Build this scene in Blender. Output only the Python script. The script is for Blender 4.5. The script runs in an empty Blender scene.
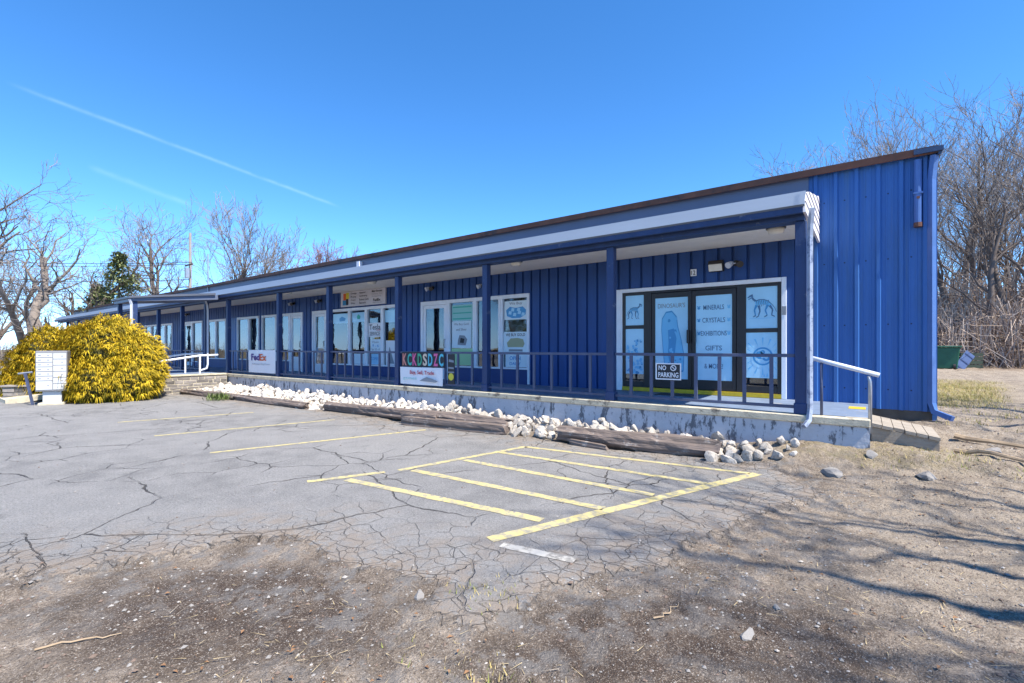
import bpy, math, random
import numpy as np
from mathutils import Vector, Matrix

R = math.radians
sc = bpy.context.scene
COL = sc.collection

# ------------------------------------------------------------------ camera
cam_d = bpy.data.cameras.new("camera")
cam_d.sensor_width = 36.0
cam_d.lens = 475.0 / 1024.0 * 36.0
cam_d.shift_y = (348.0 - 341.5) / 1024.0
cam_d.clip_start = 0.05
cam_d.clip_end = 5000
cam = bpy.data.objects.new("camera", cam_d)
COL.objects.link(cam)
cam.location = (0, 0, 1.6)
A = math.atan(635.0 / 475.0)
cam.rotation_euler = (R(90), 0, math.atan2(math.cos(A), math.sin(A)))
sc.camera = cam

# ------------------------------------------------------------------ sky + sun
SUN_EL, SUN_AZ = 57.0, 7.0          # azimuth: degrees from +X towards -Y
w = bpy.data.worlds.new("World")
sc.world = w
w.use_nodes = True
nt = w.node_tree
nt.nodes.clear()
wo = nt.nodes.new("ShaderNodeOutputWorld")
bg = nt.nodes.new("ShaderNodeBackground")
sky = nt.nodes.new("ShaderNodeTexSky")
sky.sky_type = 'NISHITA'
sky.sun_disc = False
sky.sun_elevation = R(SUN_EL)
sky.sun_rotation = R(90 + SUN_AZ)
sky.altitude = 100
sky.air_density = 1.0
sky.dust_density = 0.0
sky.ozone_density = 3.0
bg.inputs[1].default_value = 0.145
hsv = nt.nodes.new("ShaderNodeHueSaturation")
hsv.inputs['Saturation'].default_value = 1.34
hsv.inputs['Value'].default_value = 1.0
nt.links.new(sky.outputs[0], hsv.inputs['Color'])


def cam_ray(px, py):
    r = (px - 512) / 475.0
    u = (348 - py) / 475.0
    d = Vector((-math.cos(A) + r * math.sin(A), math.sin(A) + r * math.cos(A), u))
    return d.normalized()


tc = nt.nodes.new("ShaderNodeTexCoord")
tint = nt.nodes.new("ShaderNodeMixRGB")
tint.blend_type = 'MULTIPLY'
tint.inputs[0].default_value = 1.0
tint.inputs[2].default_value = (0.72, 0.96, 1.12, 1)
nt.links.new(hsv.outputs[0], tint.inputs[1])
bw = nt.nodes.new("ShaderNodeRGBToBW")
nt.links.new(tint.outputs[0], bw.inputs[0])
blu = nt.nodes.new("ShaderNodeMixRGB")
blu.blend_type = 'MULTIPLY'
blu.inputs[0].default_value = 1.0
nt.links.new(bw.outputs[0], blu.inputs[1])
blu.inputs[2].default_value = (0.40, 0.94, 2.10, 1)
sk = nt.nodes.new("ShaderNodeMixRGB")
sk.inputs[0].default_value = 0.45
nt.links.new(tint.outputs[0], sk.inputs[1])
nt.links.new(blu.outputs[0], sk.inputs[2])
prev = sk.outputs[0]


def contrail(prev, p1, p2, width, gain):
    d1, d2 = cam_ray(*p1), cam_ray(*p2)
    n = d1.cross(d2).normalized()
    mid = (d1 + d2).normalized()
    half = math.acos(max(-1, min(1, d1.dot(d2)))) / 2
    L = nt.links.new

    def vm(op, a, b):
        k = nt.nodes.new("ShaderNodeVectorMath")
        k.operation = op
        L(a, k.inputs[0])
        k.inputs[1].default_value = b
        return k

    def m(op, a, b=None, c=None):
        k = nt.nodes.new("ShaderNodeMath")
        k.operation = op
        for i, x in enumerate((a, b, c)):
            if x is None:
                continue
            if isinstance(x, (int, float)):
                k.inputs[i].default_value = x
            else:
                L(x, k.inputs[i])
        return k.outputs[0]
    nz = nt.nodes.new("ShaderNodeTexNoise")
    nz.inputs['Scale'].default_value = 34
    nz.inputs['Detail'].default_value = 7
    L(tc.outputs['Generated'], nz.inputs['Vector'])
    dn = vm('DOT_PRODUCT', tc.outputs['Generated'], n).outputs['Value']
    wob = m('MULTIPLY', m('SUBTRACT', nz.outputs[0], 0.5), width * 1.2)
    q = m('DIVIDE', m('ADD', dn, wob), width)
    band = m('POWER', 2.718, m('MULTIPLY', m('MULTIPLY', q, q), -1.0))
    along = vm('DOT_PRODUCT', tc.outputs['Generated'], mid).outputs['Value']
    mr = nt.nodes.new("ShaderNodeMapRange")
    mr.interpolation_type = 'SMOOTHSTEP'
    L(along, mr.inputs[0])
    mr.inputs[1].default_value = math.cos(half)
    mr.inputs[2].default_value = math.cos(half * 0.75)
    f = m('MULTIPLY', m('MULTIPLY', band, mr.outputs[0]), m('MULTIPLY', nz.outputs[0], gain))
    mix = nt.nodes.new("ShaderNodeMixRGB")
    L(f, mix.inputs[0])
    L(prev, mix.inputs[1])
    mix.inputs[2].default_value = (5.6, 7.0, 8.6, 1)
    return mix.outputs[0]


prev = contrail(prev, (0, 80), (345, 209), 0.0026, 0.16)
prev = contrail(prev, (85, 165), (195, 207), 0.004, 0.09)
nt.links.new(prev, bg.inputs[0])
nt.links.new(bg.outputs[0], wo.inputs[0])

sd = bpy.data.lights.new("sun", 'SUN')
sd.energy = 5.0
sd.angle = R(0.5)
sd.color = (1.0, 0.93, 0.82)
sun = bpy.data.objects.new("sun", sd)
COL.objects.link(sun)
sv = Vector((math.cos(R(SUN_EL)) * math.cos(R(SUN_AZ)), -math.cos(R(SUN_EL)) * math.sin(R(SUN_AZ)), math.sin(R(SUN_EL))))
sun.rotation_euler = sv.to_track_quat('Z', 'Y').to_euler()
sun.location = (20, -5, 40)

sc.view_settings.view_transform = 'Standard'
sc.view_settings.look = 'None'
sc.view_settings.gamma = 1
sc.view_settings.exposure = 1.0
sc.view_settings.use_curve_mapping = False
sc.cycles.transparent_max_bounces = 12
sc.cycles.max_bounces = 8

# ------------------------------------------------------------------ helpers
rng = random.Random(7)


def P(mt):
    return mt.node_tree.nodes["Principled BSDF"]


def mat(name, base, rough=0.6, metal=0.0, var=0.15, vscale=3.0, stretch=(1, 1, 1), bump=0.0, bscale=60.0,
        dirt=None, dscale=2.0, dlo=0.55, dhi=0.7, spec=0.5, island=0.0, bstretch=(1, 1, 1), dstretch=(1, 1, 1), objvar=0.0):
    m = bpy.data.materials.new(name)
    m.use_nodes = True
    n = m.node_tree.nodes
    L = m.node_tree.links.new
    p = P(m)
    p.inputs['Roughness'].default_value = rough
    p.inputs['Metallic'].default_value = metal
    p.inputs['Specular IOR Level'].default_value = spec
    co = n.new("ShaderNodeTexCoord")
    mp = n.new("ShaderNodeMapping")
    mp.inputs['Scale'].default_value = stretch
    L(co.outputs['Object'], mp.inputs[0])
    nz = n.new("ShaderNodeTexNoise")
    nz.inputs['Scale'].default_value = vscale
    nz.inputs['Detail'].default_value = 6
    nz.inputs['Roughness'].default_value = 0.65
    L(mp.outputs[0], nz.inputs['Vector'])
    r = n.new("ShaderNodeValToRGB")
    b = Vector(base)
    r.color_ramp.elements[0].position = 0.25
    r.color_ramp.elements[1].position = 0.75
    r.color_ramp.elements[0].color = (*(b * (1 - var)), 1)
    r.color_ramp.elements[1].color = (*(b * (1 + var)), 1)
    L(nz.outputs[0], r.inputs[0])
    out = r.outputs[0]
    if island:
        g = n.new("ShaderNodeNewGeometry")
        h = n.new("ShaderNodeHueSaturation")
        mr = n.new("ShaderNodeMapRange")
        L(g.outputs['Random Per Island'], mr.inputs[0])
        mr.inputs[3].default_value = 1 - island
        mr.inputs[4].default_value = 1 + island
        L(mr.outputs[0], h.inputs['Value'])
        L(out, h.inputs['Color'])
        out = h.outputs[0]
    if objvar:
        oi = n.new("ShaderNodeObjectInfo")
        h2 = n.new("ShaderNodeHueSaturation")
        mr2 = n.new("ShaderNodeMapRange")
        L(oi.outputs['Random'], mr2.inputs[0])
        mr2.inputs[3].default_value = 1 - objvar
        mr2.inputs[4].default_value = 1 + objvar
        L(mr2.outputs[0], h2.inputs['Value'])
        L(out, h2.inputs['Color'])
        out = h2.outputs[0]
    if dirt is not None:
        dz = n.new("ShaderNodeTexNoise")
        dz.inputs['Scale'].default_value = dscale
        dz.inputs['Detail'].default_value = 8
        dz.inputs['Roughness'].default_value = 0.7
        mp3 = n.new("ShaderNodeMapping")
        mp3.inputs['Scale'].default_value = dstretch
        L(co.outputs['Object'], mp3.inputs[0])
        L(mp3.outputs[0], dz.inputs['Vector'])
        dr = n.new("ShaderNodeMapRange")
        dr.interpolation_type = 'SMOOTHSTEP'
        dr.inputs[1].default_value = dlo
        dr.inputs[2].default_value = dhi
        L(dz.outputs[0], dr.inputs[0])
        mx = n.new("ShaderNodeMixRGB")
        L(dr.outputs[0], mx.inputs[0])
        L(out, mx.inputs[1])
        mx.inputs[2].default_value = (*dirt, 1)
        out = mx.outputs[0]
    L(out, p.inputs['Base Color'])
    if bump:
        bz = n.new("ShaderNodeTexNoise")
        bz.inputs['Scale'].default_value = bscale
        bz.inputs['Detail'].default_value = 5
        mp2 = n.new("ShaderNodeMapping")
        mp2.inputs['Scale'].default_value = bstretch
        L(co.outputs['Object'], mp2.inputs[0])
        L(mp2.outputs[0], bz.inputs['Vector'])
        bn = n.new("ShaderNodeBump")
        bn.inputs['Strength'].default_value = bump
        bn.inputs['Distance'].default_value = 0.02
        L(bz.outputs[0], bn.inputs['Height'])
        L(bn.outputs[0], p.inputs['Normal'])
    return m


ORG = {}


class MB:
    def __init__(self):
        self.v, self.f, self.m, self.cur = [], [], [], 0

    def add(self, vs, fs):
        o = len(self.v)
        self.v += [tuple(x) for x in vs]
        for f in fs:
            self.f.append(tuple(i + o for i in f))
            self.m.append(self.cur)

    def box(self, x0, x1, y0, y1, z0, z1, M=None):
        vs = [(x, y, z) for x in (x0, x1) for y in (y0, y1) for z in (z0, z1)]
        if M is not None:
            vs = [M @ Vector(q) for q in vs]
        self.add(vs, [(0, 1, 3, 2), (4, 6, 7, 5), (0, 4, 5, 1), (2, 3, 7, 6), (0, 2, 6, 4), (1, 5, 7, 3)])

    def prism(self, poly, a0, a1, axis):
        """poly: 2D outline; extruded along axis ('x': poly=(y,z), 'y': poly=(x,z), 'z': poly=(x,y))"""
        n = len(poly)

        def pt(q, a):
            return {'x': (a, q[0], q[1]), 'y': (q[0], a, q[1]), 'z': (q[0], q[1], a)}[axis]
        vs = [pt(q, a0) for q in poly] + [pt(q, a1) for q in poly]
        fs = [tuple(range(n)), tuple(range(2 * n - 1, n - 1, -1))]
        fs += [(i, i + n, (i + 1) % n + n, (i + 1) % n) for i in range(n)]
        self.add(vs, fs)

    def tube(self, pts, rad, n=8, cap=True):
        pts = [Vector(q) for q in pts]
        if not hasattr(rad, '__len__'):
            rad = [rad] * len(pts)
        o = len(self.v)
        up = None
        for i, q in enumerate(pts):
            a = pts[max(0, i - 1)]
            b = pts[min(len(pts) - 1, i + 1)]
            d = (b - a)
            if d.length < 1e-9:
                d = Vector((0, 0, 1))
            d.normalize()
            if up is None:
                up = Vector((0, 0, 1)) if abs(d.z) < 0.9 else Vector((1, 0, 0))
            s = d.cross(up)
            if s.length < 1e-4:
                s = d.cross(Vector((0, 1, 0)))
            s.normalize()
            up = s.cross(d).normalized()
            for k in range(n):
                t = 2 * math.pi * k / n
                self.v.append(tuple(q + (s * math.cos(t) + up * math.sin(t)) * rad[i]))
        for i in range(len(pts) - 1):
            for k in range(n):
                a = o + i * n + k
                b = o + i * n + (k + 1) % n
                self.f.append((a, b, b + n, a + n))
                self.m.append(self.cur)
        if cap and n > 2:
            self.f.append(tuple(o + k for k in range(n - 1, -1, -1)))
            self.m.append(self.cur)
            e = o + (len(pts) - 1) * n
            self.f.append(tuple(e + k for k in range(n)))
            self.m.append(self.cur)

    def build(self, name, mats, parent=None, smooth=False, bevel=0.0, local=False):
        me = bpy.data.meshes.new(name)
        off = Vector((0, 0, 0))
        if parent is not None and not local:
            off = ORG[parent.name]
        vs = [(x - off.x, y - off.y, z - off.z) for x, y, z in self.v]
        me.from_pydata(vs, [], self.f)
        if not isinstance(mats, (list, tuple)):
            mats = [mats]
        for mm in mats:
            me.materials.append(mm)
        if len(mats) > 1:
            me.polygons.foreach_set('material_index', self.m)
        if smooth:
            me.polygons.foreach_set('use_smooth', [True] * len(me.polygons))
        me.update()
        o = bpy.data.objects.new(name, me)
        COL.objects.link(o)
        if parent is not None:
            o.parent = parent
            ORG[o.name] = off
        else:
            ORG[o.name] = Vector((0, 0, 0))
        if bevel:
            b = o.modifiers.new("bevel", 'BEVEL')
            b.width = bevel
            b.segments = 1
            b.limit_method = 'ANGLE'
        return o


def tag(o, label=None, cat=None, group=None, kind=None):
    if label:
        o['label'] = label
    if cat:
        o['category'] = cat
    if group:
        o['group'] = group
    if kind:
        o['kind'] = kind
    return o


def thing(name, loc, label, cat, group=None, rz=0):
    o = bpy.data.objects.new(name, None)
    o.empty_display_size = 0.2
    COL.objects.link(o)
    o.location = loc
    o.rotation_euler = (0, 0, rz)
    ORG[o.name] = Vector(loc)
    return tag(o, label, cat, group)


def copy_tree(o, parent=None):
    c = o.copy()
    COL.objects.link(c)
    c.parent = parent
    for ch in list(o.children):
        copy_tree(ch, c)
    return c


def text_geo(s, w_, h_, bold=0.0):
    cu = bpy.data.curves.new("lettering", 'FONT')
    cu.body = s
    cu.offset = bold
    cu.resolution_u = 3
    ob = bpy.data.objects.new("lettering", cu)
    COL.objects.link(ob)
    dg = bpy.context.evaluated_depsgraph_get()
    me = bpy.data.meshes.new_from_object(ob.evaluated_get(dg))
    vs = np.array([v.co[:] for v in me.vertices])
    fs = [tuple(p.vertices) for p in me.polygons]
    bpy.data.objects.remove(ob)
    bpy.data.curves.remove(cu)
    bpy.data.meshes.remove(me)
    lo, hi = vs.min(0), vs.max(0)
    sz = hi - lo
    vs = (vs - lo) / np.where(sz > 1e-6, sz, 1)
    return [(a * w_, b * h_) for a, b, _ in vs], fs


def text(mb, s, x0, z0, w_, h_, y, bold=0.02, M=None):
    """letters on a plane facing -Y: left edge x0, base z0"""
    vs, fs = text_geo(s, w_, h_, bold)
    pts = [Vector((x0 + a, y, z0 + b)) for a, b in vs]
    if M is not None:
        pts = [M @ q for q in pts]
    mb.add(pts, fs)


def poly(mb, pts, y):
    """flat outline facing -Y, pts (x,z)"""
    mb.add([(a, y, b) for a, b in pts], [tuple(range(len(pts)))])


# value noise in numpy
_tab = np.random.RandomState(3).rand(256, 256)


def vnoise(x, y):
    xi, yi = np.floor(x).astype(int), np.floor(y).astype(int)
    fx, fy = x - xi, y - yi
    fx, fy = fx * fx * (3 - 2 * fx), fy * fy * (3 - 2 * fy)
    g = lambda i, j: _tab[i % 256, j % 256]
    return (g(xi, yi) * (1 - fx) + g(xi + 1, yi) * fx) * (1 - fy) + (g(xi, yi + 1) * (1 - fx) + g(xi + 1, yi + 1) * fx) * fy


def fbm(x, y, o=4):
    s, a, t = 0, 1.0, 0
    for k in range(o):
        s = s + a * vnoise(x * 2 ** k + 17.3 * k, y * 2 ** k + 9.1 * k)
        t += a
        a *= 0.5
    return s / t - 0.5


def sstep(a, b, x):
    t = np.clip((x - a) / (b - a), 0, 1)
    return t * t * (3 - 2 * t)


# ------------------------------------------------------------------ ground
def base_height(x, y):
    x = np.asarray(x, float)
    y = np.asarray(y, float)
    h = 0.36 * sstep(5.2, 9.2, y) * sstep(-0.9, 0.6, x)
    h = np.maximum(h, 0.31 * sstep(6.75, 7.9, y) * sstep(-3.0, -0.4, x) * (1 - sstep(9, 12, y)))
    h = h + 0.12 * sstep(8.9, 10.0, y) * sstep(-0.6, 0.3, x)
    h = h + 0.05 * sstep(9, 30, y) * sstep(-2, 2, x)
    bank = sstep(39, 53, y + 0.25 * x) * sstep(-14, 2, x)
    h = h + 4.0 * bank
    h = h + 0.12 * sstep(7.0, 7.7, y) * sstep(-21, -19, x) * (1 - sstep(-3.4, -1.8, x)) * (1 - sstep(7.9, 8.3, y))
    return h


EDGE = [(-9.0, -3.0), (-6.2, -0.8), (-4.75, 0.62), (-4.35, 1.55), (-3.8, 2.12), (-3.2, 2.02), (-2.8, 2.2), (-2.3, 2.36),
        (-2.15, 2.0), (-1.85, 2.1), (-1.5, 3.0), (-1.2, 3.7), (-0.95, 4.8), (-0.45, 6.2), (-0.9, 7.15), (-4.4, 7.0), (-5.5, 7.15), (-8, 6.75), (-11, 6.85),
        (-19, 6.45), (-21, 5.6), (-21.5, 4.2), (-24, 4.4), (-30, 6.0), (-60, 6.5)]
POLYA = EDGE + [(-75, 6), (-75, -60), (-9, -60)]


def signed_asphalt(x, y):
    """>0 inside the asphalt, metres to its edge"""
    x = np.asarray(x, float)
    y = np.asarray(y, float)
    d = np.full(x.shape, 1e9)
    ins = np.zeros(x.shape, bool)
    n = len(POLYA)
    for i in range(n):
        ax, ay = POLYA[i]
        bx, by = POLYA[(i + 1) % n]
        vx, vy = bx - ax, by - ay
        t = np.clip(((x - ax) * vx + (y - ay) * vy) / (vx * vx + vy * vy), 0, 1)
        d = np.minimum(d, np.hypot(x - ax - t * vx, y - ay - t * vy))
        c = (ay > y) != (by > y)
        with np.errstate(divide='ignore', invalid='ignore'):
            xx = ax + (y - ay) * vx / (vy if abs(vy) > 1e-9 else 1e-9)
        ins ^= c & (x < xx)
    return np.where(ins, d, -d)


def height(x, y, full=False):
    x = np.asarray(x, float)
    y = np.asarray(y, float)
    s = signed_asphalt(x, y) + 0.50 * fbm(x * 2.0, y * 2.0, 4) + 0.16 * fbm(x * 8, y * 8, 3)
    mk = sstep(-0.05, 0.03, s)
    h = base_height(x, y)
    dirt = -0.032 + 0.09 * fbm(x * 1.3 + 5, y * 1.3, 5) + 0.05 * fbm(x * 6, y * 6, 3) + 0.022 * fbm(x * 22, y * 22, 2)
    dirt = dirt + 0.14 * fbm(x * 1.9 + 2, y * 2.3, 3) * sstep(5.5, 7.0, y) * (1 - sstep(11, 15, y)) * sstep(-1.0, 0.2, x)
    far = sstep(12, 40, np.hypot(x, y))
    dirt = dirt * (1 + 1.5 * far)
    h = h + (1 - mk) * dirt
    if full:
        return h, s
    return h


def axis(dense0, dense1, step, lo, hi, grow=1.12):
    a = list(np.arange(dense0, dense1, step))
    st = step
    x = dense0
    while x > lo:
        st = min(st * grow, 25)
        x -= st
        a.insert(0, x)
    st = step
    x = a[-1]
    while x < hi:
        st = min(st * grow, 25)
        x += st
        a.append(x)
    return np.array(a)


gx = axis(-6.5, 3.0, 0.045, -600, 600, 1.06)
gy = axis(0.0, 9.5, 0.045, -500, 700, 1.06)
GX, GY = np.meshgrid(gx, gy, indexing='ij')
GZ, GS = height(GX, GY, True)
nx, ny = GX.shape
me = bpy.data.meshes.new("ground")
verts = np.stack([GX, GY, GZ], -1).reshape(-1, 3)
idx = np.arange(nx * ny).reshape(nx, ny)
faces = np.stack([idx[:-1, :-1], idx[1:, :-1], idx[1:, 1:], idx[:-1, 1:]], -1).reshape(-1, 4)
me.from_pydata(verts.tolist(), [], faces.tolist())
at = me.attributes.new("asphalt_edge", 'FLOAT', 'POINT')
at.data.foreach_set('value', np.clip(GS, -5, 5).ravel().astype(np.float32))
gr = (sstep(12.5, 14.5, GY) * (1 - sstep(20, 24, GY)) * sstep(0.4, 1.2, GX) * (1 - sstep(1.4, 2.8, GX - (GY - 14) * 0.17)))
gr = np.maximum(gr, 0.3 * sstep(7.3, 7.6, GY) * (1 - sstep(8.1, 8.6, GY)) * sstep(-1.3, -0.7, GX) * (1 - sstep(0.6, 1.4, GX)))
gr = np.maximum(gr, 0.8 * (1 - sstep(-32, -26, GX)) * sstep(6, 8, GY))
gr = np.maximum(gr, 0.6 * sstep(30, 60, np.hypot(GX, GY)) * (1 - sstep(-6, 0, GX)) * (1 - sstep(0, 4, GS)))
litter = sstep(33, 37, GY) * sstep(-10, -2, GX)
# damp, dark bare earth in the two worn hollows
ell = lambda cx, cy, a, b, ang: 1 - sstep(0.5, 1.1, np.hypot(((GX - cx) * math.cos(ang) + (GY - cy) * math.sin(ang)) / a,
                                                             (-(GX - cx) * math.sin(ang) + (GY - cy) * math.cos(ang)) / b))
damp = np.maximum(ell(-3.2, 1.35, 1.15, 0.8, 0.5), ell(-0.75, 2.7, 1.4, 0.6, 0.75))
dry = sstep(-1.3, 0.6, GX) * sstep(2.9, 4.6, GY)
for nm, ar in (("grass", gr), ("litter", litter), ("damp", damp), ("dry", dry)):
    q = me.attributes.new(nm, 'FLOAT', 'POINT')
    q.data.foreach_set('value', ar.ravel().astype(np.float32))
me.polygons.foreach_set('use_smooth', [True] * len(me.polygons))
ground = bpy.data.objects.new("ground", me)
COL.objects.link(ground)
tag(ground, kind='structure')


def ground_mat():
    m = bpy.data.materials.new("asphalt_and_dirt")
    m.use_nodes = True
    n = m.node_tree.nodes
    L = m.node_tree.links.new
    p = P(m)
    p.inputs['Roughness'].default_value = 0.9
    p.inputs['Specular IOR Level'].default_value = 0.25
    co = n.new("ShaderNodeTexCoord").outputs['Object']

    def noise(scale, detail=5, rough=0.6, dist=0.0, vec=None):
        k = n.new("ShaderNodeTexNoise")
        k.inputs['Scale'].default_value = scale
        k.inputs['Detail'].default_value = detail
        k.inputs['Roughness'].default_value = rough
        k.inputs['Distortion'].default_value = dist
        L(vec or co, k.inputs['Vector'])
        return k.outputs[0]

    def mr(x, a, b, c=0.0, d=1.0):
        k = n.new("ShaderNodeMapRange")
        k.interpolation_type = 'SMOOTHSTEP'
        L(x, k.inputs[0])
        for i, q in enumerate((a, b, c, d)):
            k.inputs[i + 1].default_value = q
        return k.outputs[0]

    def m2(op, a, b):
        k = n.new("ShaderNodeMath")
        k.operation = op
        for i, x in enumerate((a, b)):
            if isinstance(x, (int, float)):
                k.inputs[i].default_value = x
            else:
                L(x, k.inputs[i])
        return k.outputs[0]

    def mix(f, a, b, mode='MIX'):
        k = n.new("ShaderNodeMixRGB")
        k.blend_type = mode
        if isinstance(f, (int, float)):
            k.inputs[0].default_value = f
        else:
            L(f, k.inputs[0])
        for i, x in ((1, a), (2, b)):
            if isinstance(x, tuple):
                k.inputs[i].default_value = (*x, 1)
            else:
                L(x, k.inputs[i])
        return k.outputs[0]

    def attr(nm):
        k = n.new("ShaderNodeAttribute")
        k.attribute_name = nm
        return k.outputs['Fac']
    s = attr("asphalt_edge")
    big = noise(0.35, 4)
    med = noise(2.3, 6)
    med2 = noise(6.0, 6, 0.7)
    fine = noise(70, 4, 0.75)
    fine2 = noise(190, 2, 0.7)
    # asphalt
    a = mix(mr(big, 0.35, 0.65), (0.163, 0.161, 0.160), (0.232, 0.228, 0.225))
    a = mix(mr(med, 0.3, 0.72), a, (0.262, 0.256, 0.250), 'MIX')
    a = mix(mr(fine, 0.36, 0.48, 0.75, 0.0), a, (0.075, 0.072, 0.072))
    a = mix(mr(fine2, 0.55, 0.66, 0.0, 0.7), a, (0.42, 0.41, 0.40))
    grit = noise(36, 5, 0.8)
    a = mix(mr(grit, 0.30, 0.50, 0.62, 0.0), a, (0.085, 0.082, 0.080))
    a = mix(mr(grit, 0.53, 0.70, 0.0, 0.65), a, (0.42, 0.405, 0.385))
    # oil and tar stains
    a = mix(mr(noise(0.9, 5, 0.6, 0.6), 0.60, 0.74, 0.0, 0.45), a, (0.085, 0.082, 0.085))
    # cracks : alligator net near the worn edge, long wandering cracks elsewhere
    warp = n.new("ShaderNodeVectorMath")
    warp.operation = 'ADD'
    wn = n.new("ShaderNodeTexNoise")
    wn.inputs['Scale'].default_value = 3.2
    wn.inputs['Detail'].default_value = 4
    L(co, wn.inputs['Vector'])
    ws = n.new("ShaderNodeVectorMath")
    ws.operation = 'SCALE'
    ws.inputs[3].default_value = 0.22
    L(wn.outputs['Color'], ws.inputs[0])
    L(co, warp.inputs[0])
    L(ws.outputs[0], warp.inputs[1])

    def crack(scale, w0, w1):
        v = n.new("ShaderNodeTexVoronoi")
        v.feature = 'DISTANCE_TO_EDGE'
        v.voronoi_dimensions = '2D'
        v.inputs['Scale'].default_value = scale
        L(warp.outputs[0], v.inputs['Vector'])
        return mr(v.outputs['Distance'], w0, w1, 1.0, 0.0)
    near = m2('MULTIPLY', mr(s, 0.1, 1.35, 1.0, 0.0), mr(noise(1.1, 3), 0.38, 0.52))
    veryn = mr(s, 0.0, 0.7, 1.0, 0.0)
    wv = mr(noise(4.0, 3), 0.35, 0.65, 0.15, 1.0)
    c1 = m2('MULTIPLY', m2('MULTIPLY', crack(3.6, 0.004, 0.022), near), wv)
    c2 = m2('MULTIPLY', crack(8.0, 0.010, 0.036), m2('MULTIPLY', veryn, mr(noise(1.7, 3), 0.4, 0.55)))
    c3 = m2('MULTIPLY', crack(0.52, 0.0025, 0.007), mr(noise(0.7, 3), 0.42, 0.55))
    c4 = m2('MULTIPLY', crack(1.5, 0.004, 0.014), mr(noise(0.45, 3), 0.52, 0.6))
    ck = m2('MAXIMUM', m2('MAXIMUM', c1, c2), m2('MAXIMUM', c3, c4))
    a = mix(m2('MULTIPLY', near, 0.25), a, (0.29, 0.28, 0.265))
    a = mix(m2('MULTIPLY', ck, 0.78), a, (0.045, 0.038, 0.032))
    # dusty soil washed over the asphalt close to its edge
    dust = m2('MAXIMUM', m2('MULTIPLY', mr(s, 0.0, 1.3, 1.0, 0.0), mr(noise(3.5, 6, 0.7), 0.42, 0.62, 0.0, 0.7)), m2('MULTIPLY', mr(s, 0.0, 0.40, 1.0, 0.0), mr(noise(12, 6, 0.75), 0.40, 0.55, 0.0, 0.9)))
    # dirt
    d = mix(mr(med, 0.32, 0.68), (0.125, 0.098, 0.074), (0.30, 0.243, 0.188))
    d = mix(mr(med2, 0.46, 0.72, 0.0, 0.85), d, (0.46, 0.385, 0.31))
    d = mix(mr(noise(1.0, 5, 0.65, 0.4), 0.5, 0.68, 0.0, 0.7), d, (0.085, 0.062, 0.046))
    d = mix(m2('MULTIPLY', attr("dry"), mr(noise(2.6, 6, 0.7), 0.30, 0.62, 0.1, 0.8)), d, (0.40, 0.33, 0.25))
    d = mix(m2('MULTIPLY', attr("damp"), mr(noise(5, 5, 0.7), 0.3, 0.6, 0.5, 0.95)), d, (0.070, 0.048, 0.035))
    d = mix(mr(fine, 0.38, 0.50, 0.75, 0.0), d, (0.07, 0.052, 0.040))
    d = mix(mr(noise(110, 3, 0.7), 0.55, 0.66, 0.0, 0.8), d, (0.50, 0.44, 0.38))
    grit2 = noise(30, 5, 0.8)
    d = mix(mr(grit2, 0.30, 0.48, 0.6, 0.0), d, (0.06, 0.044, 0.034))
    d = mix(mr(grit2, 0.55, 0.70, 0.0, 0.6), d, (0.44, 0.37, 0.30))
    # crumbled asphalt bits in the dirt
    d = mix(m2('MULTIPLY', mr(s, -1.6, 0.0), mr(noise(4.5, 6, 0.7), 0.48, 0.60, 0.0, 0.75)), d, (0.21, 0.20, 0.19))
    gnz = mr(noise(9, 5, 0.7), 0.35, 0.6)
    d = mix(m2('MULTIPLY', attr("grass"), gnz), d, (0.27, 0.215, 0.06))
    d = mix(m2('MULTIPLY', attr("litter"), mr(noise(3, 6, 0.8), 0.3, 0.6)), d, (0.19, 0.135, 0.10))
    c = mix(dust, a, (0.27, 0.215, 0.165))
    asph = mr(m2('ADD', s, m2('MULTIPLY', m2('SUBTRACT', noise(11, 6, 0.75), 0.5), 0.40)), -0.03, 0.04)
    c = mix(asph, d, c)
    L(c, p.inputs['Base Color'])
    hgt = m2('ADD', m2('MULTIPLY', fine, 0.5), m2('MULTIPLY', noise(22, 5, 0.7), m2('SUBTRACT', 1.3, asph)))
    hgt = m2('SUBTRACT', hgt, m2('MULTIPLY', m2('MULTIPLY', ck, asph), 1.6))
    bn = n.new("ShaderNodeBump")
    bn.inputs['Strength'].default_value = 1.0
    bn.inputs['Distance'].default_value = 0.035
    L(hgt, bn.inputs['Height'])
    L(bn.outputs[0], p.inputs['Normal'])
    return m


me.materials.append(ground_mat())

# ------------------------------------------------------------------ materials
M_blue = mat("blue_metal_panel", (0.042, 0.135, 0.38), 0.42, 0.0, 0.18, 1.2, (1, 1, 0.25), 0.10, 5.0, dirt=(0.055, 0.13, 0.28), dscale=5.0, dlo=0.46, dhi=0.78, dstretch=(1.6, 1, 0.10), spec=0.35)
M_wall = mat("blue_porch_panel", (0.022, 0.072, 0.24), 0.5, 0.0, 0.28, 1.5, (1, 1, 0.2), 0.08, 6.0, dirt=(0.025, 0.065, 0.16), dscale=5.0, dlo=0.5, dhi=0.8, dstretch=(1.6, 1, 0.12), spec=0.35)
M_navy = mat("navy_grooved_panel", (0.030, 0.060, 0.20), 0.55, 0.0, 0.2, 1.5, (1, 1, 0.2), 0.05, 8.0)
M_trimblue = mat("blue_painted_wood", (0.018, 0.042, 0.125), 0.55, 0.0, 0.25, 4, (1, 1, 0.3), 0.2, 40, dirt=(0.12, 0.14, 0.2), dscale=5, dlo=0.6, dhi=0.7)
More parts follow.
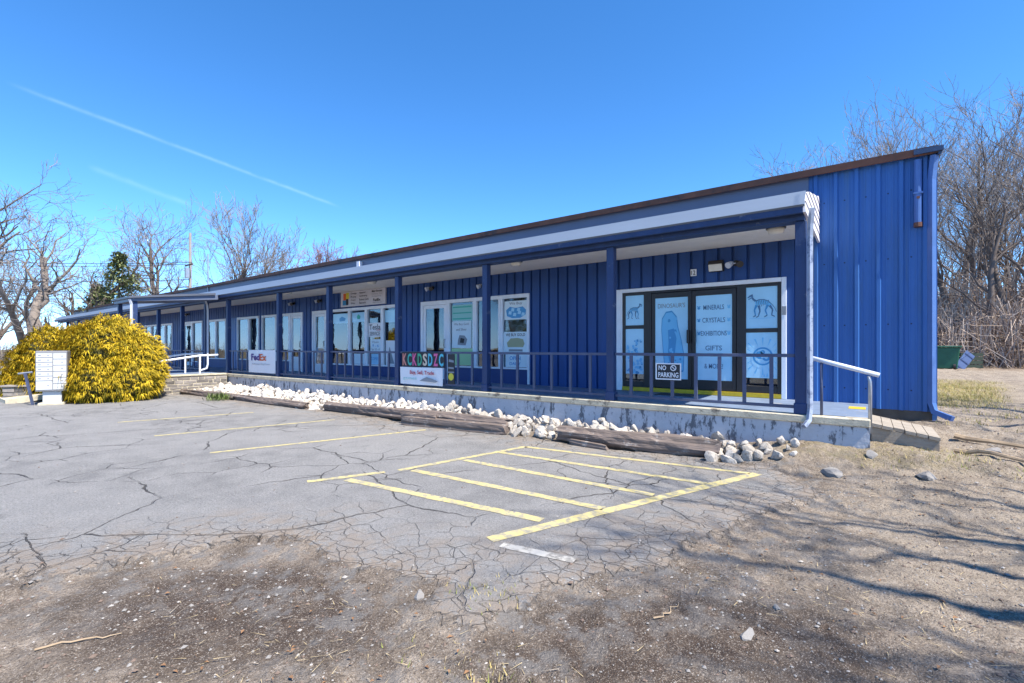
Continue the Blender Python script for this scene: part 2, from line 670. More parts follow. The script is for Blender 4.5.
M_rail = mat("faded_blue_rail_paint", (0.07, 0.085, 0.15), 0.5, 0.0, 0.2, 6, bump=0.1, bscale=50, dirt=(0.05, 0.06, 0.12), dscale=7, dlo=0.55, dhi=0.68)
M_band = mat("grey_blue_flashing", (0.115, 0.14, 0.21), 0.5, 0.0, 0.14, 0.8, (0.4, 1, 1.5), 0.05, 4)
M_fascia = mat("pale_blue_drip_metal", (0.15, 0.19, 0.25), 0.4, 0.1, 0.10, 1.2, (0.3, 1, 1), 0.04, 5)
M_rust = mat("rusty_brown_trim", (0.15, 0.062, 0.038), 0.7, 0.0, 0.3, 3, dirt=(0.05, 0.035, 0.035), dscale=1.3, dlo=0.5, dhi=0.65)
M_roof = mat("dark_metal_roof", (0.10, 0.11, 0.14), 0.5, 0.1, 0.2, 1)
M_white = mat("white_painted_frame", (0.80, 0.83, 0.88), 0.45, 0.0, 0.06, 5, bump=0.05, bscale=30)
M_whitetrim = mat("white_trim_board", (0.74, 0.72, 0.74), 0.5, 0.0, 0.06, 5)
M_soffit = mat("cream_soffit", (0.84, 0.81, 0.74), 0.6, 0.0, 0.08, 2)
M_black = mat("bronze_door_frame", (0.020, 0.018, 0.020), 0.4, 0.0, 0.2, 5)
M_floor = mat("blue_grey_porch_paint", (0.15, 0.20, 0.29), 0.6, 0.0, 0.25, 3, bump=0.1, bscale=20, dirt=(0.3, 0.29, 0.27), dscale=2, dlo=0.56, dhi=0.7)
M_conc = mat("weathered_concrete_lip", (0.52, 0.46, 0.34), 0.85, 0.0, 0.25, 5, bump=0.4, bscale=40, dirt=(0.16, 0.13, 0.10), dscale=4, dlo=0.54, dhi=0.66)
M_found = mat("peeling_pale_paint_on_concrete", (0.47, 0.475, 0.50), 0.8, 0.0, 0.12, 4, bump=0.4, bscale=25, dirt=(0.13, 0.135, 0.15), dscale=5.5, dlo=0.52, dhi=0.60, dstretch=(1.6, 1, 0.6))
M_yellow = mat("yellow_sill_paint", (0.62, 0.42, 0.02), 0.5, 0.0, 0.2, 6)
M_dark = mat("dark_interior", (0.03, 0.032, 0.04), 0.8)
M_int = mat("pale_interior", (0.10, 0.17, 0.27), 0.8)
M_curtain = mat("pale_curtain", (0.66, 0.78, 0.84), 0.8, 0.0, 0.08, 4, (3, 1, 0.2))
M_galv = mat("galvanised_steel", (0.42, 0.44, 0.47), 0.4, 0.6, 0.2, 8)
M_dspout = mat("white_downspout", (0.62, 0.66, 0.74), 0.4, 0.0, 0.1, 4)
M_gspout = mat("chalky_blue_grey_downspout", (0.30, 0.35, 0.45), 0.45, 0.0, 0.2, 4, dirt=(0.10, 0.13, 0.22), dscale=6, dlo=0.5, dhi=0.65)
M_bspout = mat("blue_downspout", (0.07, 0.15, 0.38), 0.4, 0.0, 0.15, 3)
M_vinyl = mat("white_vinyl_banner", (0.80, 0.80, 0.82), 0.5, 0.0, 0.03, 3)
M_wood = mat("weathered_grey_boards", (0.30, 0.26, 0.21), 0.85, 0.0, 0.3, 2.5, (1, 6, 6), 0.4, 30, bstretch=(1, 6, 6))
M_tie = mat("weathered_creosote_timber", (0.155, 0.12, 0.102), 0.9, 0.0, 0.5, 3, (0.35, 5, 5), 0.9, 12, bstretch=(0.25, 4, 4), dirt=(0.34, 0.30, 0.27), dscale=5, dlo=0.56, dhi=0.7)
M_rock = mat("white_quarry_rock", (0.48, 0.44, 0.39), 0.9, 0.0, 0.25, 5, bump=0.6, bscale=24, objvar=0.28, dirt=(0.24, 0.195, 0.155), dscale=3.5, dlo=0.50, dhi=0.68)
M_stone = mat("grey_fieldstone", (0.20, 0.18, 0.165), 0.9, 0.0, 0.35, 4, bump=0.5, bscale=25, island=0.45)
M_bark = mat("grey_brown_bark", (0.135, 0.105, 0.088), 0.95, 0.0, 0.4, 2, (2, 2, 0.6), 0.6, 8)
M_twig = mat("brown_grey_twigs", (0.24, 0.208, 0.185), 0.95, 0.0, 0.3, 2)
M_twigred = mat("reddish_budding_twigs", (0.26, 0.15, 0.14), 0.95, 0.0, 0.3, 2)
M_poster = mat("pale_paper", (0.72, 0.82, 0.86), 0.6, 0.0, 0.03, 3)
M_film = mat("pale_blue_window_film", (0.40, 0.70, 0.90), 0.12, 0.0, 0.10, 1.5, spec=0.6)
M_lamp = mat("lamp_lens", (0.72, 0.70, 0.62), 0.3)
M_bronze = mat("dark_bronze_fixture", (0.025, 0.022, 0.02), 0.4)


def flat(name, c, rough=0.6):
    return mat(name, c, rough, var=0.03)


M_ink = flat("black_ink", (0.02, 0.02, 0.025))
M_purple = flat("purple_ink", (0.07, 0.02, 0.20))
M_orange = flat("orange_ink", (0.75, 0.13, 0.02))
M_red = flat("red_ink", (0.5, 0.03, 0.06))
M_pink = flat("pink_ink", (0.75, 0.13, 0.30))
M_salmon = flat("salmon_ink", (0.70, 0.25, 0.20))
M_teal = flat("teal_ink", (0.05, 0.45, 0.36))
M_cyan = flat("cyan_ink", (0.10, 0.50, 0.60))
M_yel = flat("yellow_ink", (0.70, 0.60, 0.05))
M_green = flat("pale_green_paper", (0.42, 0.66, 0.34))
M_mint = flat("mint_paper", (0.30, 0.62, 0.58))
M_deco1 = flat("blue_art_vinyl", (0.05, 0.30, 0.60), 0.3)
M_deco2 = flat("light_blue_art_vinyl", (0.16, 0.52, 0.82), 0.3)
M_deco3 = flat("slate_art_vinyl", (0.07, 0.17, 0.32), 0.3)
M_grey = flat("grey_ink", (0.25, 0.27, 0.30))
M_olive = flat("olive_ink", (0.40, 0.40, 0.24))


def glass_mat():
    m = bpy.data.materials.new("window_glass")
    m.use_nodes = True
    n = m.node_tree.nodes
    L = m.node_tree.links.new
    n.clear()
    o = n.new("ShaderNodeOutputMaterial")
    g = n.new("ShaderNodeBsdfGlossy")
    g.inputs['Roughness'].default_value = 0.03
    g.inputs['Color'].default_value = (0.9, 0.95, 1, 1)
    t = n.new("ShaderNodeBsdfTransparent")
    t.inputs['Color'].default_value = (0.62, 0.76, 0.84, 1)
    f = n.new("ShaderNodeFresnel")
    f.inputs['IOR'].default_value = 2.1
    mx = n.new("ShaderNodeMixShader")
    nz = n.new("ShaderNodeTexNoise")
    nz.inputs['Scale'].default_value = 1.3
    co = n.new("ShaderNodeTexCoord")
    L(co.outputs['Object'], nz.inputs['Vector'])
    b = n.new("ShaderNodeBump")
    b.inputs['Strength'].default_value = 0.15
    b.inputs['Distance'].default_value = 0.03
    L(nz.outputs[0], b.inputs['Height'])
    L(b.outputs[0], g.inputs['Normal'])
    L(f.outputs[0], mx.inputs[0])
    L(t.outputs[0], mx.inputs[1])
    L(g.outputs[0], mx.inputs[2])
    L(mx.outputs[0], o.inputs[0])
    return m


M_glass = glass_mat()



def add_screws(m, px, ph_, pz, rad):
    n = m.node_tree.nodes
    L = m.node_tree.links.new
    p = P(m)
    src = p.inputs['Base Color'].links[0].from_socket
    co = n.new("ShaderNodeTexCoord")
    sp = n.new("ShaderNodeSeparateXYZ")
    L(co.outputs['Object'], sp.inputs[0])

    def cell(x, per, off):
        a = n.new("ShaderNodeMath"); a.operation = 'ADD'; L(x, a.inputs[0]); a.inputs[1].default_value = off
        w_ = n.new("ShaderNodeMath"); w_.operation = 'PINGPONG'; L(a.outputs[0], w_.inputs[0]); w_.inputs[1].default_value = per / 2
        return w_.outputs[0]
    cx, cz = cell(sp.outputs[0], px, ph_), cell(sp.outputs[2], pz, 0.2)
    h = n.new("ShaderNodeMath"); h.operation = 'MULTIPLY'; L(cx, h.inputs[0]); L(cx, h.inputs[1])
    k = n.new("ShaderNodeMath"); k.operation = 'MULTIPLY_ADD'; L(cz, k.inputs[0]); L(cz, k.inputs[1]); L(h.outputs[0], k.inputs[2])
    t_ = n.new("ShaderNodeMath"); t_.operation = 'LESS_THAN'; L(k.outputs[0], t_.inputs[0]); t_.inputs[1].default_value = rad * rad
    mx = n.new("ShaderNodeMixRGB")
    L(t_.outputs[0], mx.inputs[0])
    L(src, mx.inputs[1])
    mx.inputs[2].default_value = (0.012, 0.02, 0.06, 1)
    L(mx.outputs[0], p.inputs['Base Color'])


add_screws(M_blue, 0.30, 0.02, 1.1, 0.013)
# ------------------------------------------------------------------ parking markings
M_paint = mat("worn_yellow_road_paint", (0.50, 0.42, 0.18), 0.85, 0.0, 0.2, 6, dirt=(0.25, 0.235, 0.19), dscale=12, dlo=0.42, dhi=0.62)
M_paintw = mat("worn_pale_road_paint", (0.42, 0.40, 0.36), 0.8, 0.0, 0.15, 6, dirt=(0.2, 0.19, 0.175), dscale=7, dlo=0.46, dhi=0.56)
mk = MB()


def line(a, b, wd):
    a, b = Vector(a), Vector(b)
    d = (b - a).normalized()
    s = Vector((-d.y, d.x)) * wd / 2
    n = max(2, int((b - a).length / 0.12))
    o = len(mk.v)
    for i in range(n + 1):
        q = a + (b - a) * i / n
        j = [rng.uniform(-0.006, 0.006) for _ in range(2)]
        for sg, jj in ((1, j[0]), (-1, j[1])):
            r_ = q + s * sg * (1 + jj * 20)
            mk.v.append((r_.x, r_.y, 0.004))
    for i in range(n):
        mk.f.append((o + 2 * i, o + 2 * i + 1, o + 2 * i + 3, o + 2 * i + 2))
        mk.m.append(mk.cur)


line((-2.52, 3.06), (-1.12, 6.70), 0.13)
line((-5.36, 3.08), (-4.98, 3.92), 0.10)
line((-4.90, 4.08), (-4.43, 6.30), 0.10)
line((-5.06, 3.42), (-2.42, 3.70), 0.12)
line((-4.76, 4.20), (-2.10, 4.33), 0.11)
line((-4.60, 5.02), (-1.86, 5.06), 0.11)
line((-4.50, 5.72), (-1.52, 5.86), 0.10)
line((-4.43, 6.28), (-1.20, 6.66), 0.09)
line((-8.02, 3.04), (-6.91, 6.42), 0.10)
line((-10.38, 3.02), (-9.5, 6.1), 0.10)
line((-12.9, 3.1), (-12.2, 5.6), 0.10)
mk.cur = 1
line((-2.38, 3.04), (-1.76, 3.14), 0.10)
parking = mk.build("parking_lines", [M_paint, M_paintw])
tag(parking, kind='structure')

# ------------------------------------------------------------------ building
WY, DY = 10.2, 7.9            # wall plane, porch front edge
XL, XR = -55.0, 0.90          # ends of the building
DZ = 0.64                     # porch floor
bld = thing("commercial_building", (-27, WY, 0), "long low blue metal storefront building with a covered front porch", "building")


def ribbed(mb, x0, x1, z0, z1, y, sp=0.30, ph=0.0, rib=0.034, wr=0.035, groove=False):
    """vertical ribs (towards -Y) or grooves (towards +Y) on a sheet"""
    prof = [(x0, y)]
    k = math.ceil((x0 - ph) / sp)
    sgn = 1 if groove else -1
    while ph + k * sp < x1 - wr:
        c = ph + k * sp
        if c - wr > x0:
            prof += [(c - wr, y), (c - wr * 0.5, y + sgn * rib), (c + wr * 0.5, y + sgn * rib), (c + wr, y)]
            if not groove:
                for q in (sp * 0.36, sp * 0.64):
                    if c + q + 0.02 < x1:
                        prof += [(c + q - 0.018, y), (c + q - 0.010, y - 0.006), (c + q + 0.010, y - 0.006), (c + q + 0.018, y)]
        k += 1
    prof.append((x1, y))
    o = len(mb.v)
    for a, b in prof:
        mb.v += [(a, b, z0), (a, b, z1)]
    for i in range(len(prof) - 1):
        mb.f.append((o + 2 * i, o + 2 * i + 2, o + 2 * i + 3, o + 2 * i + 1))
        mb.m.append(mb.cur)


# openings: (x0, x1, z0, z1) ; everything else of the porch wall is grooved panel
HEAD = 3.03
OPEN = [(-4.62, -1.21, DZ, 2.93), (-11.16, -7.05, DZ, HEAD), (-17.36, -12.2, DZ, HEAD), (-21.40, -18.05, DZ, HEAD),
        (-24.60, -21.66, DZ, HEAD), (-27.3, -25.0, DZ, HEAD), (-30.4, -27.8, DZ, HEAD), (-36.7, -32.0, DZ, HEAD), (-42.0, -38.6, DZ, HEAD)]
OPEN.sort()
mb = MB()
x = XL
PX1 = -0.86
ph = 0.02
for (a, b, z0, z1) in OPEN:
    ribbed(mb, x, a, DZ - 0.1, 3.75, WY, 0.27, ph, 0.05, 0.030, True)
    ribbed(mb, a, b, z1, 3.75, WY, 0.27, ph, 0.05, 0.030, True)
    x = b
ribbed(mb, x, PX1, DZ - 0.1, 3.75, WY, 0.27, ph, 0.05, 0.030, True)
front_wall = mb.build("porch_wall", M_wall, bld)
# right end: full-height ribbed panel
mb = MB()
ribbed(mb, PX1, XR, 0.57, 4.74, WY, 0.30, -0.75, 0.045, 0.048)
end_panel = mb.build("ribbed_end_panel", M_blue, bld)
# hidden walls and roof
mb = MB()
mb.box(XR - 0.06, XR, WY + 0.002, 24.0, 0.3, 4.74)
mb.build("side_wall", M_blue, bld)
mb = MB()
mb.box(XL, XL + 0.06, WY + 0.002, 24.0, 0.0, 4.68)
mb.build("side_wall", M_blue, bld)
mb = MB()
mb.box(XL, XR, 24.0, 24.06, 0.0, 4.7)
mb.build("rear_wall", M_blue, bld)
mb = MB()
mb.prism([(WY - 0.10, 4.745), (24.1, 5.0), (24.1, 5.06), (WY - 0.10, 4.80)], XL - 0.1, XR + 0.03, 'x')
roof = mb.build("roof", M_roof, bld)
mb = MB()
mb.prism([(WY - 0.13, 4.70), (WY - 0.102, 4.70), (WY - 0.102, 4.802), (WY - 0.15, 4.815)], XL - 0.1, XR + 0.0, 'x')
mb.build("rusty_roof_edge", M_rust, roof)
mb = MB()                                            # gutter along the right eave with its open end
mb.prism([(XR - 0.0, 4.66), (XR + 0.03, 4.66), (XR + 0.06, 4.74), (XR + 0.06, 4.79), (XR - 0.0, 4.79)], WY - 0.15, 24.1, 'y')
mb.box(XR - 0.30, XR + 0.06, WY - 0.185, WY - 0.152, 4.715, 4.79)
mb.build("gutter", mat("dark_blue_gutter", (0.035, 0.06, 0.12), 0.4, 0.1), roof)
mb = MB()                                            # flashing band above the porch roof
mb.box(XL, PX1, WY - 0.02, WY + 0.05, 3.76, 4.745)
mb.build("flashing_band", M_band, bld)
mb = MB()                                            # dark skirt below the right panel
mb.box(PX1, XR - 0.01, WY + 0.01, WY + 0.2, 0.2, 0.57)
mb.build("sill_beam", mat("dark_sill_beam", (0.10, 0.085, 0.07), 0.9, 0, 0.3, 4, bump=0.4, bscale=20), bld)
mb = MB()                                            # room behind the glass
mb.box(-45, -0.95, WY + 1.6, WY + 1.65, 0.5, 3.7)
mb.box(-45, -0.95, WY + 0.06, WY + 1.6, 0.5, 0.62)
mb.box(-45, -0.95, WY + 0.06, WY + 1.6, 3.3, 3.36)
for xx in (-45, -37.4, -31.2, -25.0 + 0.15, -21.53, -17.7, -11.7, -5.8, -1.0):
    mb.box(xx - 0.03, xx + 0.03, WY + 0.06, WY + 1.6, 0.62, 3.3)
mb.build("shop_interior", M_int, bld)
# porch roof
PXL, PXR = -47.3, -0.72
mb = MB()
mb.prism([(7.93, 3.80), (10.18, 4.26), (10.18, 4.32), (7.93, 3.845)], PXL, PXR, 'x')
proof = mb.build("porch_roof", M_roof, bld)
mb = MB()
mb.prism([(7.70, 3.60), (7.93, 3.845), (7.93, 3.79), (7.74, 3.58)], PXL, PXR + 0.02, 'x')
mb.build("drip_edge", M_fascia, proof)
mb = MB()
mb.box(PXL, PXR, 7.742, 7.80, 3.495, 3.59)
mb.box(PXL, PXR, 7.90, 8.16, 3.43, 3.60)
mb.build("fascia_board", M_trimblue, proof)
mb = MB()
x = PXL
while x < PXR:                                       # soffit boards with small gaps
    pass
    break
ny_ = 14
for k in range(ny_):
    y0 = 8.165 + (WY - 0.004 - 8.165) * k / ny_
    y1 = 8.165 + (WY - 0.004 - 8.165) * (k + 1) / ny_
    mb.box(PXL, PXR - 0.03, y0, y1 - 0.012, 3.62, 3.66)
mb.box(PXL, PXR - 0.03, 8.165, WY - 0.004, 3.663, 3.69)
mb.build("soffit", M_soffit, bld)
mb = MB()                                            # closed right end of the porch roof, lapped boards
lap = [(3.50, 3.66), (3.66, 3.80), (3.80, 3.92), (3.92, 4.05), (4.05, 4.20), (4.20, 4.34)]
for k, (z0, z1) in enumerate(lap):
    def yfront(z):
        return 7.75 if z < 3.60 else (7.71 + (z - 3.60) * 0.9 if z < 3.845 else 7.93 + (z - 3.845) / 0.475 * 2.25)
    ya, yb = yfront(z0 + 0.001), yfront(z1 - 0.001)
    if ya > 10.1:
        continue
    mb.add([(PXR + 0.035, ya, z0), (PXR + 0.035, 10.18, z0), (PXR + 0.02, 10.18, z1), (PXR + 0.02, min(yb, 10.18), z1),
            (PXR, ya, z0), (PXR, 10.18, z0), (PXR, 10.18, z1), (PXR, min(yb, 10.18), z1)],
           [(0, 1, 2, 3), (4, 7, 6, 5), (0, 4, 5, 1), (3, 2, 6, 7), (0, 3, 7, 4)])
mb.build("gable_end_boards", M_whitetrim, proof)
# porch floor + foundation
mb = MB()
mb.box(-46, 0.03, 8.13, WY + 0.03, 0.50, DZ)
mb.build("porch_floor", M_floor, bld)
mb = MB()
mb.box(-19.45, 0.035, DY, 8.128, 0.535, DZ + 0.004)
mb.build("concrete_lip", M_conc, bld, bevel=0.012)
mb = MB()
mb.box(-19.43, 0.03, DY + 0.03, 8.12, -0.2, 0.534)
mb.box(-0.02, 0.03, 8.121, WY, -0.1, 0.498)
mb.build("foundation_wall", M_found, bld)
# posts
POSTX = [-0.77, -3.74, -6.71, -9.65, -12.76, -15.68, -19.50, -21.53, -24.07, -27.0, -30.0, -33.0, -36.0, -39.0, -42.0, -45.0]
mb = MB()
mb.box(-0.07, 0.07, -0.07, 0.07, 0, 3.43 - DZ - 0.006)
mb.box(-0.085, 0.085, -0.085, 0.085, 0.003, 0.16)
post0 = None
for xx in POSTX:
    if post0 is None:
        post0 = mb.build("porch_post", M_trimblue, bld, local=True, bevel=0.008)
        o = post0
    else:
        o = post0.copy()
        COL.objects.link(o)
        o.parent = bld
    o.location = Vector((xx, 8.03, DZ + 0.006)) - ORG[bld.name]


def downspout(pts, wd, mtl, parent=bld, name="downspout", straps=()):
    b = MB()
    b.tube(pts, wd, 4)
    for z in straps:
        q = pts[1]
        b.box(q[0] - wd - .004, q[0] + wd + .004, q[1] - wd - .004, q[1] + wd + .004, z, z + 0.03)
    return b.build(name, mtl, parent)


downspout([(-0.62, 7.82, 3.56), (-0.64, 7.90, 3.36), (-0.65, 7.93, 3.2), (-0.65, 7.93, 0.75), (-0.66, 7.88, 0.58), (-0.71, 7.78, 0.50)], 0.036, M_gspout, straps=())
downspout([(-20.9, 7.75, 3.50), (-20.96, 7.84, 3.30), (-20.96, 7.86, 3.1), (-20.96, 7.86, 0.95), (-20.96, 7.82, 0.8), (-20.9, 7.55, 0.72)], 0.04, M_dspout)
downspout([(XR - 0.04, WY - 0.10, 4.68), (XR - 0.06, WY - 0.06, 4.45), (XR - 0.07, WY - 0.045, 4.30), (XR - 0.07, WY - 0.045, 0.72), (XR - 0.04, WY - 0.08, 0.58), (XR + 0.16, WY - 0.22, 0.50)], 0.055, M_bspout)
mb = MB()
mb.box(XR - 0.17, XR - 0.15, WY - 0.04, WY - 0.002, 0.6, 4.7)
mb.build("corner_trim", M_navy, bld)
mb = MB()
mb.tube([(0.66, WY - 0.055, 4.66), (0.66, WY - 0.055, 3.62)], 0.05, 10)
mb.box(0.60, 0.72, WY - 0.11, WY - 0.004, 4.1, 4.13)
mb.cur = 1
mb.tube([(0.66, WY - 0.055, 3.64), (0.66, WY - 0.055, 3.57)], 0.058, 10)
mb.box(0.64, 0.68, WY - 0.115, WY - 0.105, 4.02, 4.06)
mb.build("vent_pipe", [M_bspout, M_rust], bld)
mb = MB()
mb.box(-14.3, -14.15, WY - 0.16, WY - 0.024, 4.42, 4.62)
mb.build("vent_box", M_whitetrim, bld)
mb = MB()
mb.tube([(-27.0, WY - 0.06, 4.3), (-27.0, WY - 0.06, 6.4)], 0.035, 6)
mb.build("service_mast", M_galv, bld)


# windows and doors ------------------------------------------------------
def frame_bar(b, x0, x1, z0, z1, d=0.0, dep=0.07):
    b.box(x0, x1, WY - 0.045 - d, WY - 0.045 - d + dep + 0.05, z0, z1)


def pane(parent, x0, x1, z0, z1, y=None, mtl=None):
    y = WY + 0.02 if y is None else y
    b = MB()
    b.box(x0, x1, y, y + 0.008, z0, z1)
    return b.build("pane", mtl or M_glass, parent)


def curtain(parent, x0, x1, z0, z1, y=WY + 0.12, amp=0.03, fold=0.11, lean=0.0):
    b = MB()
    n = max(6, int((x1 - x0) / fold * 4))
    o = len(b.v)
    for i in range(n + 1):
        t = i / n
        xx = x0 + (x1 - x0) * t
        yy = y + amp * math.sin(t * n / 4 * 2 * math.pi)
        b.v += [(xx, yy, z1), (xx + lean * (1 - t) * 0 + lean, yy + 0.02, z0)]
    for i in range(n):
        b.f.append((o + 2 * i, o + 2 * i + 1, o + 2 * i + 3, o + 2 * i + 2))
        b.m.append(0)
    return b.build("curtain", M_curtain, parent, smooth=True)


def window(x0, x1, z0=1.03, z1=HEAD, name="window", m=0.07, parent=bld):
    """white framed fixed light with a blue panel below it"""
    b = MB()
    frame_bar(b, x0, x0 + m, z0, z1)
    frame_bar(b, x1 - m, x1, z0, z1)
    frame_bar(b, x0 + m, x1 - m, z1 - 0.10, z1)
    frame_bar(b, x0 + m, x1 - m, z0, z0 + 0.05)
    f = b.build(name, M_white, parent, bevel=0.004)
    pane(f, x0 + m - 0.005, x1 - m + 0.005, z0 + 0.045, z1 - 0.095)
    b = MB()
    b.box(x0, x1, WY - 0.005, WY + 0.05, DZ - 0.05, z0 - 0.003)
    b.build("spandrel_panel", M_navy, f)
    return f


def door(x0, x1, frame=M_white, z1=HEAD, low=1.0, name="glazed_door", leaf=None, st=0.10, solid=False):
    b = MB()
    j = 0.09
    frame_bar(b, x0, x0 + j, DZ + 0.004, z1)
    frame_bar(b, x1 - j, x1, DZ + 0.004, z1)
    frame_bar(b, x0 + j, x1 - j, z1 - 0.12, z1)
    f = b.build(name, M_white, bld, bevel=0.004)
    b = MB()
    a, c = x0 + j + 0.005, x1 - j - 0.005
    zt = z1 - 0.125
    yy = WY - 0.01
    b.box(a, a + st, yy, yy + 0.045, DZ + 0.02, zt)
    b.box(c - st, c, yy, yy + 0.045, DZ + 0.02, zt)
    b.box(a + st, c - st, yy, yy + 0.045, zt - st, zt)
    b.box(a + st, c - st, yy, yy + 0.045, DZ + 0.02, low)
    lf = b.build("door_leaf", leaf or M_white, f, bevel=0.003)
    pane(f, a + st - 0.004, c - st + 0.004, low - 0.004, zt - st + 0.004, y=WY + 0.01)
    b = MB()
    b.tube([(c - st * 0.5, yy - 0.002, 1.62), (c - st * 0.5, yy - 0.05, 1.62), (c - st * 0.5, yy - 0.05, 1.86), (c - st * 0.5, yy - 0.002, 1.86)], 0.012, 6)
    b.build("handle", M_bronze, f)
    return f


def blue_fill(x0, x1, z1=HEAD):
    b = MB()
    ribbed(b, x0, x1, DZ - 0.05, z1 - 0.0, WY - 0.004, 0.27, ph, 0.02, 0.02, True)
    return b


fills = MB()
# shop B : door and three lights
doorB = door(-11.16, -9.98)
winB1 = window(-9.978, -8.93, 1.03)
winB2 = window(-8.928, -8.00, 1.03)
winB3 = window(-7.998, -7.05, 1.03)
curtain(winB1, -9.9, -9.78, 1.1, 2.9)
curtain(winB2, -8.3, -8.06, 1.1, 2.9)
b = MB()
frame_bar(b, -7.10, -7.046, DZ + 0.01, 1.027)
b.build("frame_leg", M_white, bld)
# shop A
doorA = door(-17.34, -16.36)
wA = [window(-16.2, -14.92, 0.98), window(-14.918, -13.94, 0.98), window(-13.938, -13.06, 0.98), window(-13.058, -12.25, 0.98)]
curtain(wA[0], -16.1, -15.2, 1.05, 2.9, amp=0.045, fold=0.25)
b = MB()
b.box(-16.358, -16.202, WY - 0.005, WY + 0.05, DZ - 0.05, HEAD)
b.build("spandrel_panel", M_white, bld)
# shop C
doorC = door(-19.05, -18.05, low=1.25)
wC1 = window(-20.15, -19.052, 1.05)
wC2 = window(-21.40, -20.152, 1.05)
curtain(wC1, -20.05, -19.55, 1.1, 2.95, lean=0.3)
curtain(wC2, -21.3, -20.3, 1.1, 2.95)
# shop D
wD1 = window(-22.62, -21.66, 1.05)
wD2 = window(-23.8, -22.622, 1.05)
curtain(wD1, -22.5, -21.8, 1.1, 2.9)
curtain(wD2, -23.7, -22.9, 1.1, 2.9)
fD = blue_fill(-24.60, -23.802).build("wall_panel", M_blue, bld)
for (a, c) in ((-27.3, -26.15), (-26.148, -25.0)):
    wv = window(a, c, 1.05)
    curtain(wv, a + 0.1, c - 0.2, 1.1, 2.9)
dE = door(-30.4, -29.12, low=0.85)
wE = window(-29.118, -27.8, 0.85)
curtain(wE, -29.0, -28.1, 0.9, 2.9)
for k in range(4):
    a = -36.7 + 4.7 * k / 4
    wv = window(a, a + 4.7 / 4 - 0.002, 1.1)
    if k % 2:
        curtain(wv, a + 0.1, a + 0.9, 1.15, 2.9)
for k in range(3):
    a = -42.0 + 3.4 * k / 3
    window(a, a + 3.4 / 3 - 0.002, 1.1)
# big double door with side lights
b = MB()
frame_bar(b, -4.62, -4.47, DZ + 0.004, 2.93)
frame_bar(b, -1.29, -1.21, DZ + 0.004, 2.93)
frame_bar(b, -4.468, -1.292, 2.85, 2.93)
dd = b.build("double_door", M_white, bld, bevel=0.004)
b = MB()
yy = WY - 0.02


def bar(x0, x1, z0, z1, d=0.06):
    b.box(x0, x1, yy, yy + d, z0, z1)


for (a, c) in ((-4.465, -4.40), (-3.97, -3.80), (-2.07, -1.90), (-1.36, -1.293)):
    bar(a, c, DZ + 0.09, 2.847)
for (a, c) in ((-4.398, -3.972), (-1.898, -1.362)):
    bar(a, c, 2.78, 2.847)
    bar(a, c, 1.90 if a > -3 else 2.03, 1.98 if a > -3 else 2.11)
    bar(a, c, DZ + 0.09, 0.86)
bar(-3.798, -2.072, 2.80, 2.847)
b.build("bronze_frame", M_black, dd, bevel=0.003)
b = MB()
b.box(-4.465, -1.295, yy - 0.03, yy + 0.05, DZ + 0.006, DZ + 0.088)
b.build("yellow_sill", M_yellow, dd)
for (a, c) in ((-3.79, -2.94), (-2.93, -2.08)):
    b = MB()
    b.box(a, a + 0.075, yy + 0.005, yy + 0.05, 0.74, 2.79)
    b.box(c - 0.075, c, yy + 0.005, yy + 0.05, 0.74, 2.79)
    b.box(a + 0.0755, c - 0.0755, yy + 0.005, yy + 0.05, 2.68, 2.79)
    b.box(a + 0.0755, c - 0.0755, yy + 0.005, yy + 0.05, 0.74, 0.94)
    b.build("door_leaf", M_black, dd, bevel=0.003)
b = MB()
for xx in (-3.0, -2.87):
    b.box(xx - 0.025, xx + 0.025, yy - 0.055, yy + 0.003, 1.70, 1.98)
b.build("handle", M_bronze, dd, bevel=0.008)
# film-covered panes and their art
FY = yy + 0.02
panes = {'ul': (-4.40, -3.97, 2.11, 2.78), 'll': (-4.40, -3.97, 1.02, 2.03), 'dl': (-3.714, -3.016, 0.94, 2.68),
         'dr': (-2.854, -2.156, 0.94, 2.68), 'ur': (-1.90, -1.36, 1.98, 2.78), 'lr': (-1.90, -1.36, 1.02, 1.90)}
for k, q in panes.items():
    pane(dd, q[0], q[1], q[2], q[3], y=FY, mtl=M_film)
for a, c in ((-4.398, -3.972), (-1.898, -1.362)):
    pane(dd, a, c, 0.862, 1.018, y=FY)
AY = FY - 0.004
b = MB()


def xz(q, pts):
    return [(q[0] + (q[1] - q[0]) * u, q[2] + (q[3] - q[2]) * v) for u, v in pts]


def stroke(pts, w0, w1, y):
    """tapered vinyl line through pts (x,z)"""
    pts = [Vector(p) for p in pts]
    vs, fs = [], []
    n = len(pts)
    for i, p in enumerate(pts):
        d = (pts[min(i + 1, n - 1)] - pts[max(i - 1, 0)]).normalized()
        nn = Vector((-d.y, d.x)) * (w0 + (w1 - w0) * i / max(1, n - 1)) / 2
        vs += [(p.x + nn.x, y, p.y + nn.y), (p.x - nn.x, y, p.y - nn.y)]
    for i in range(n - 1):
        fs.append((2 * i, 2 * i + 1, 2 * i + 3, 2 * i + 2))
    b.add(vs, fs)


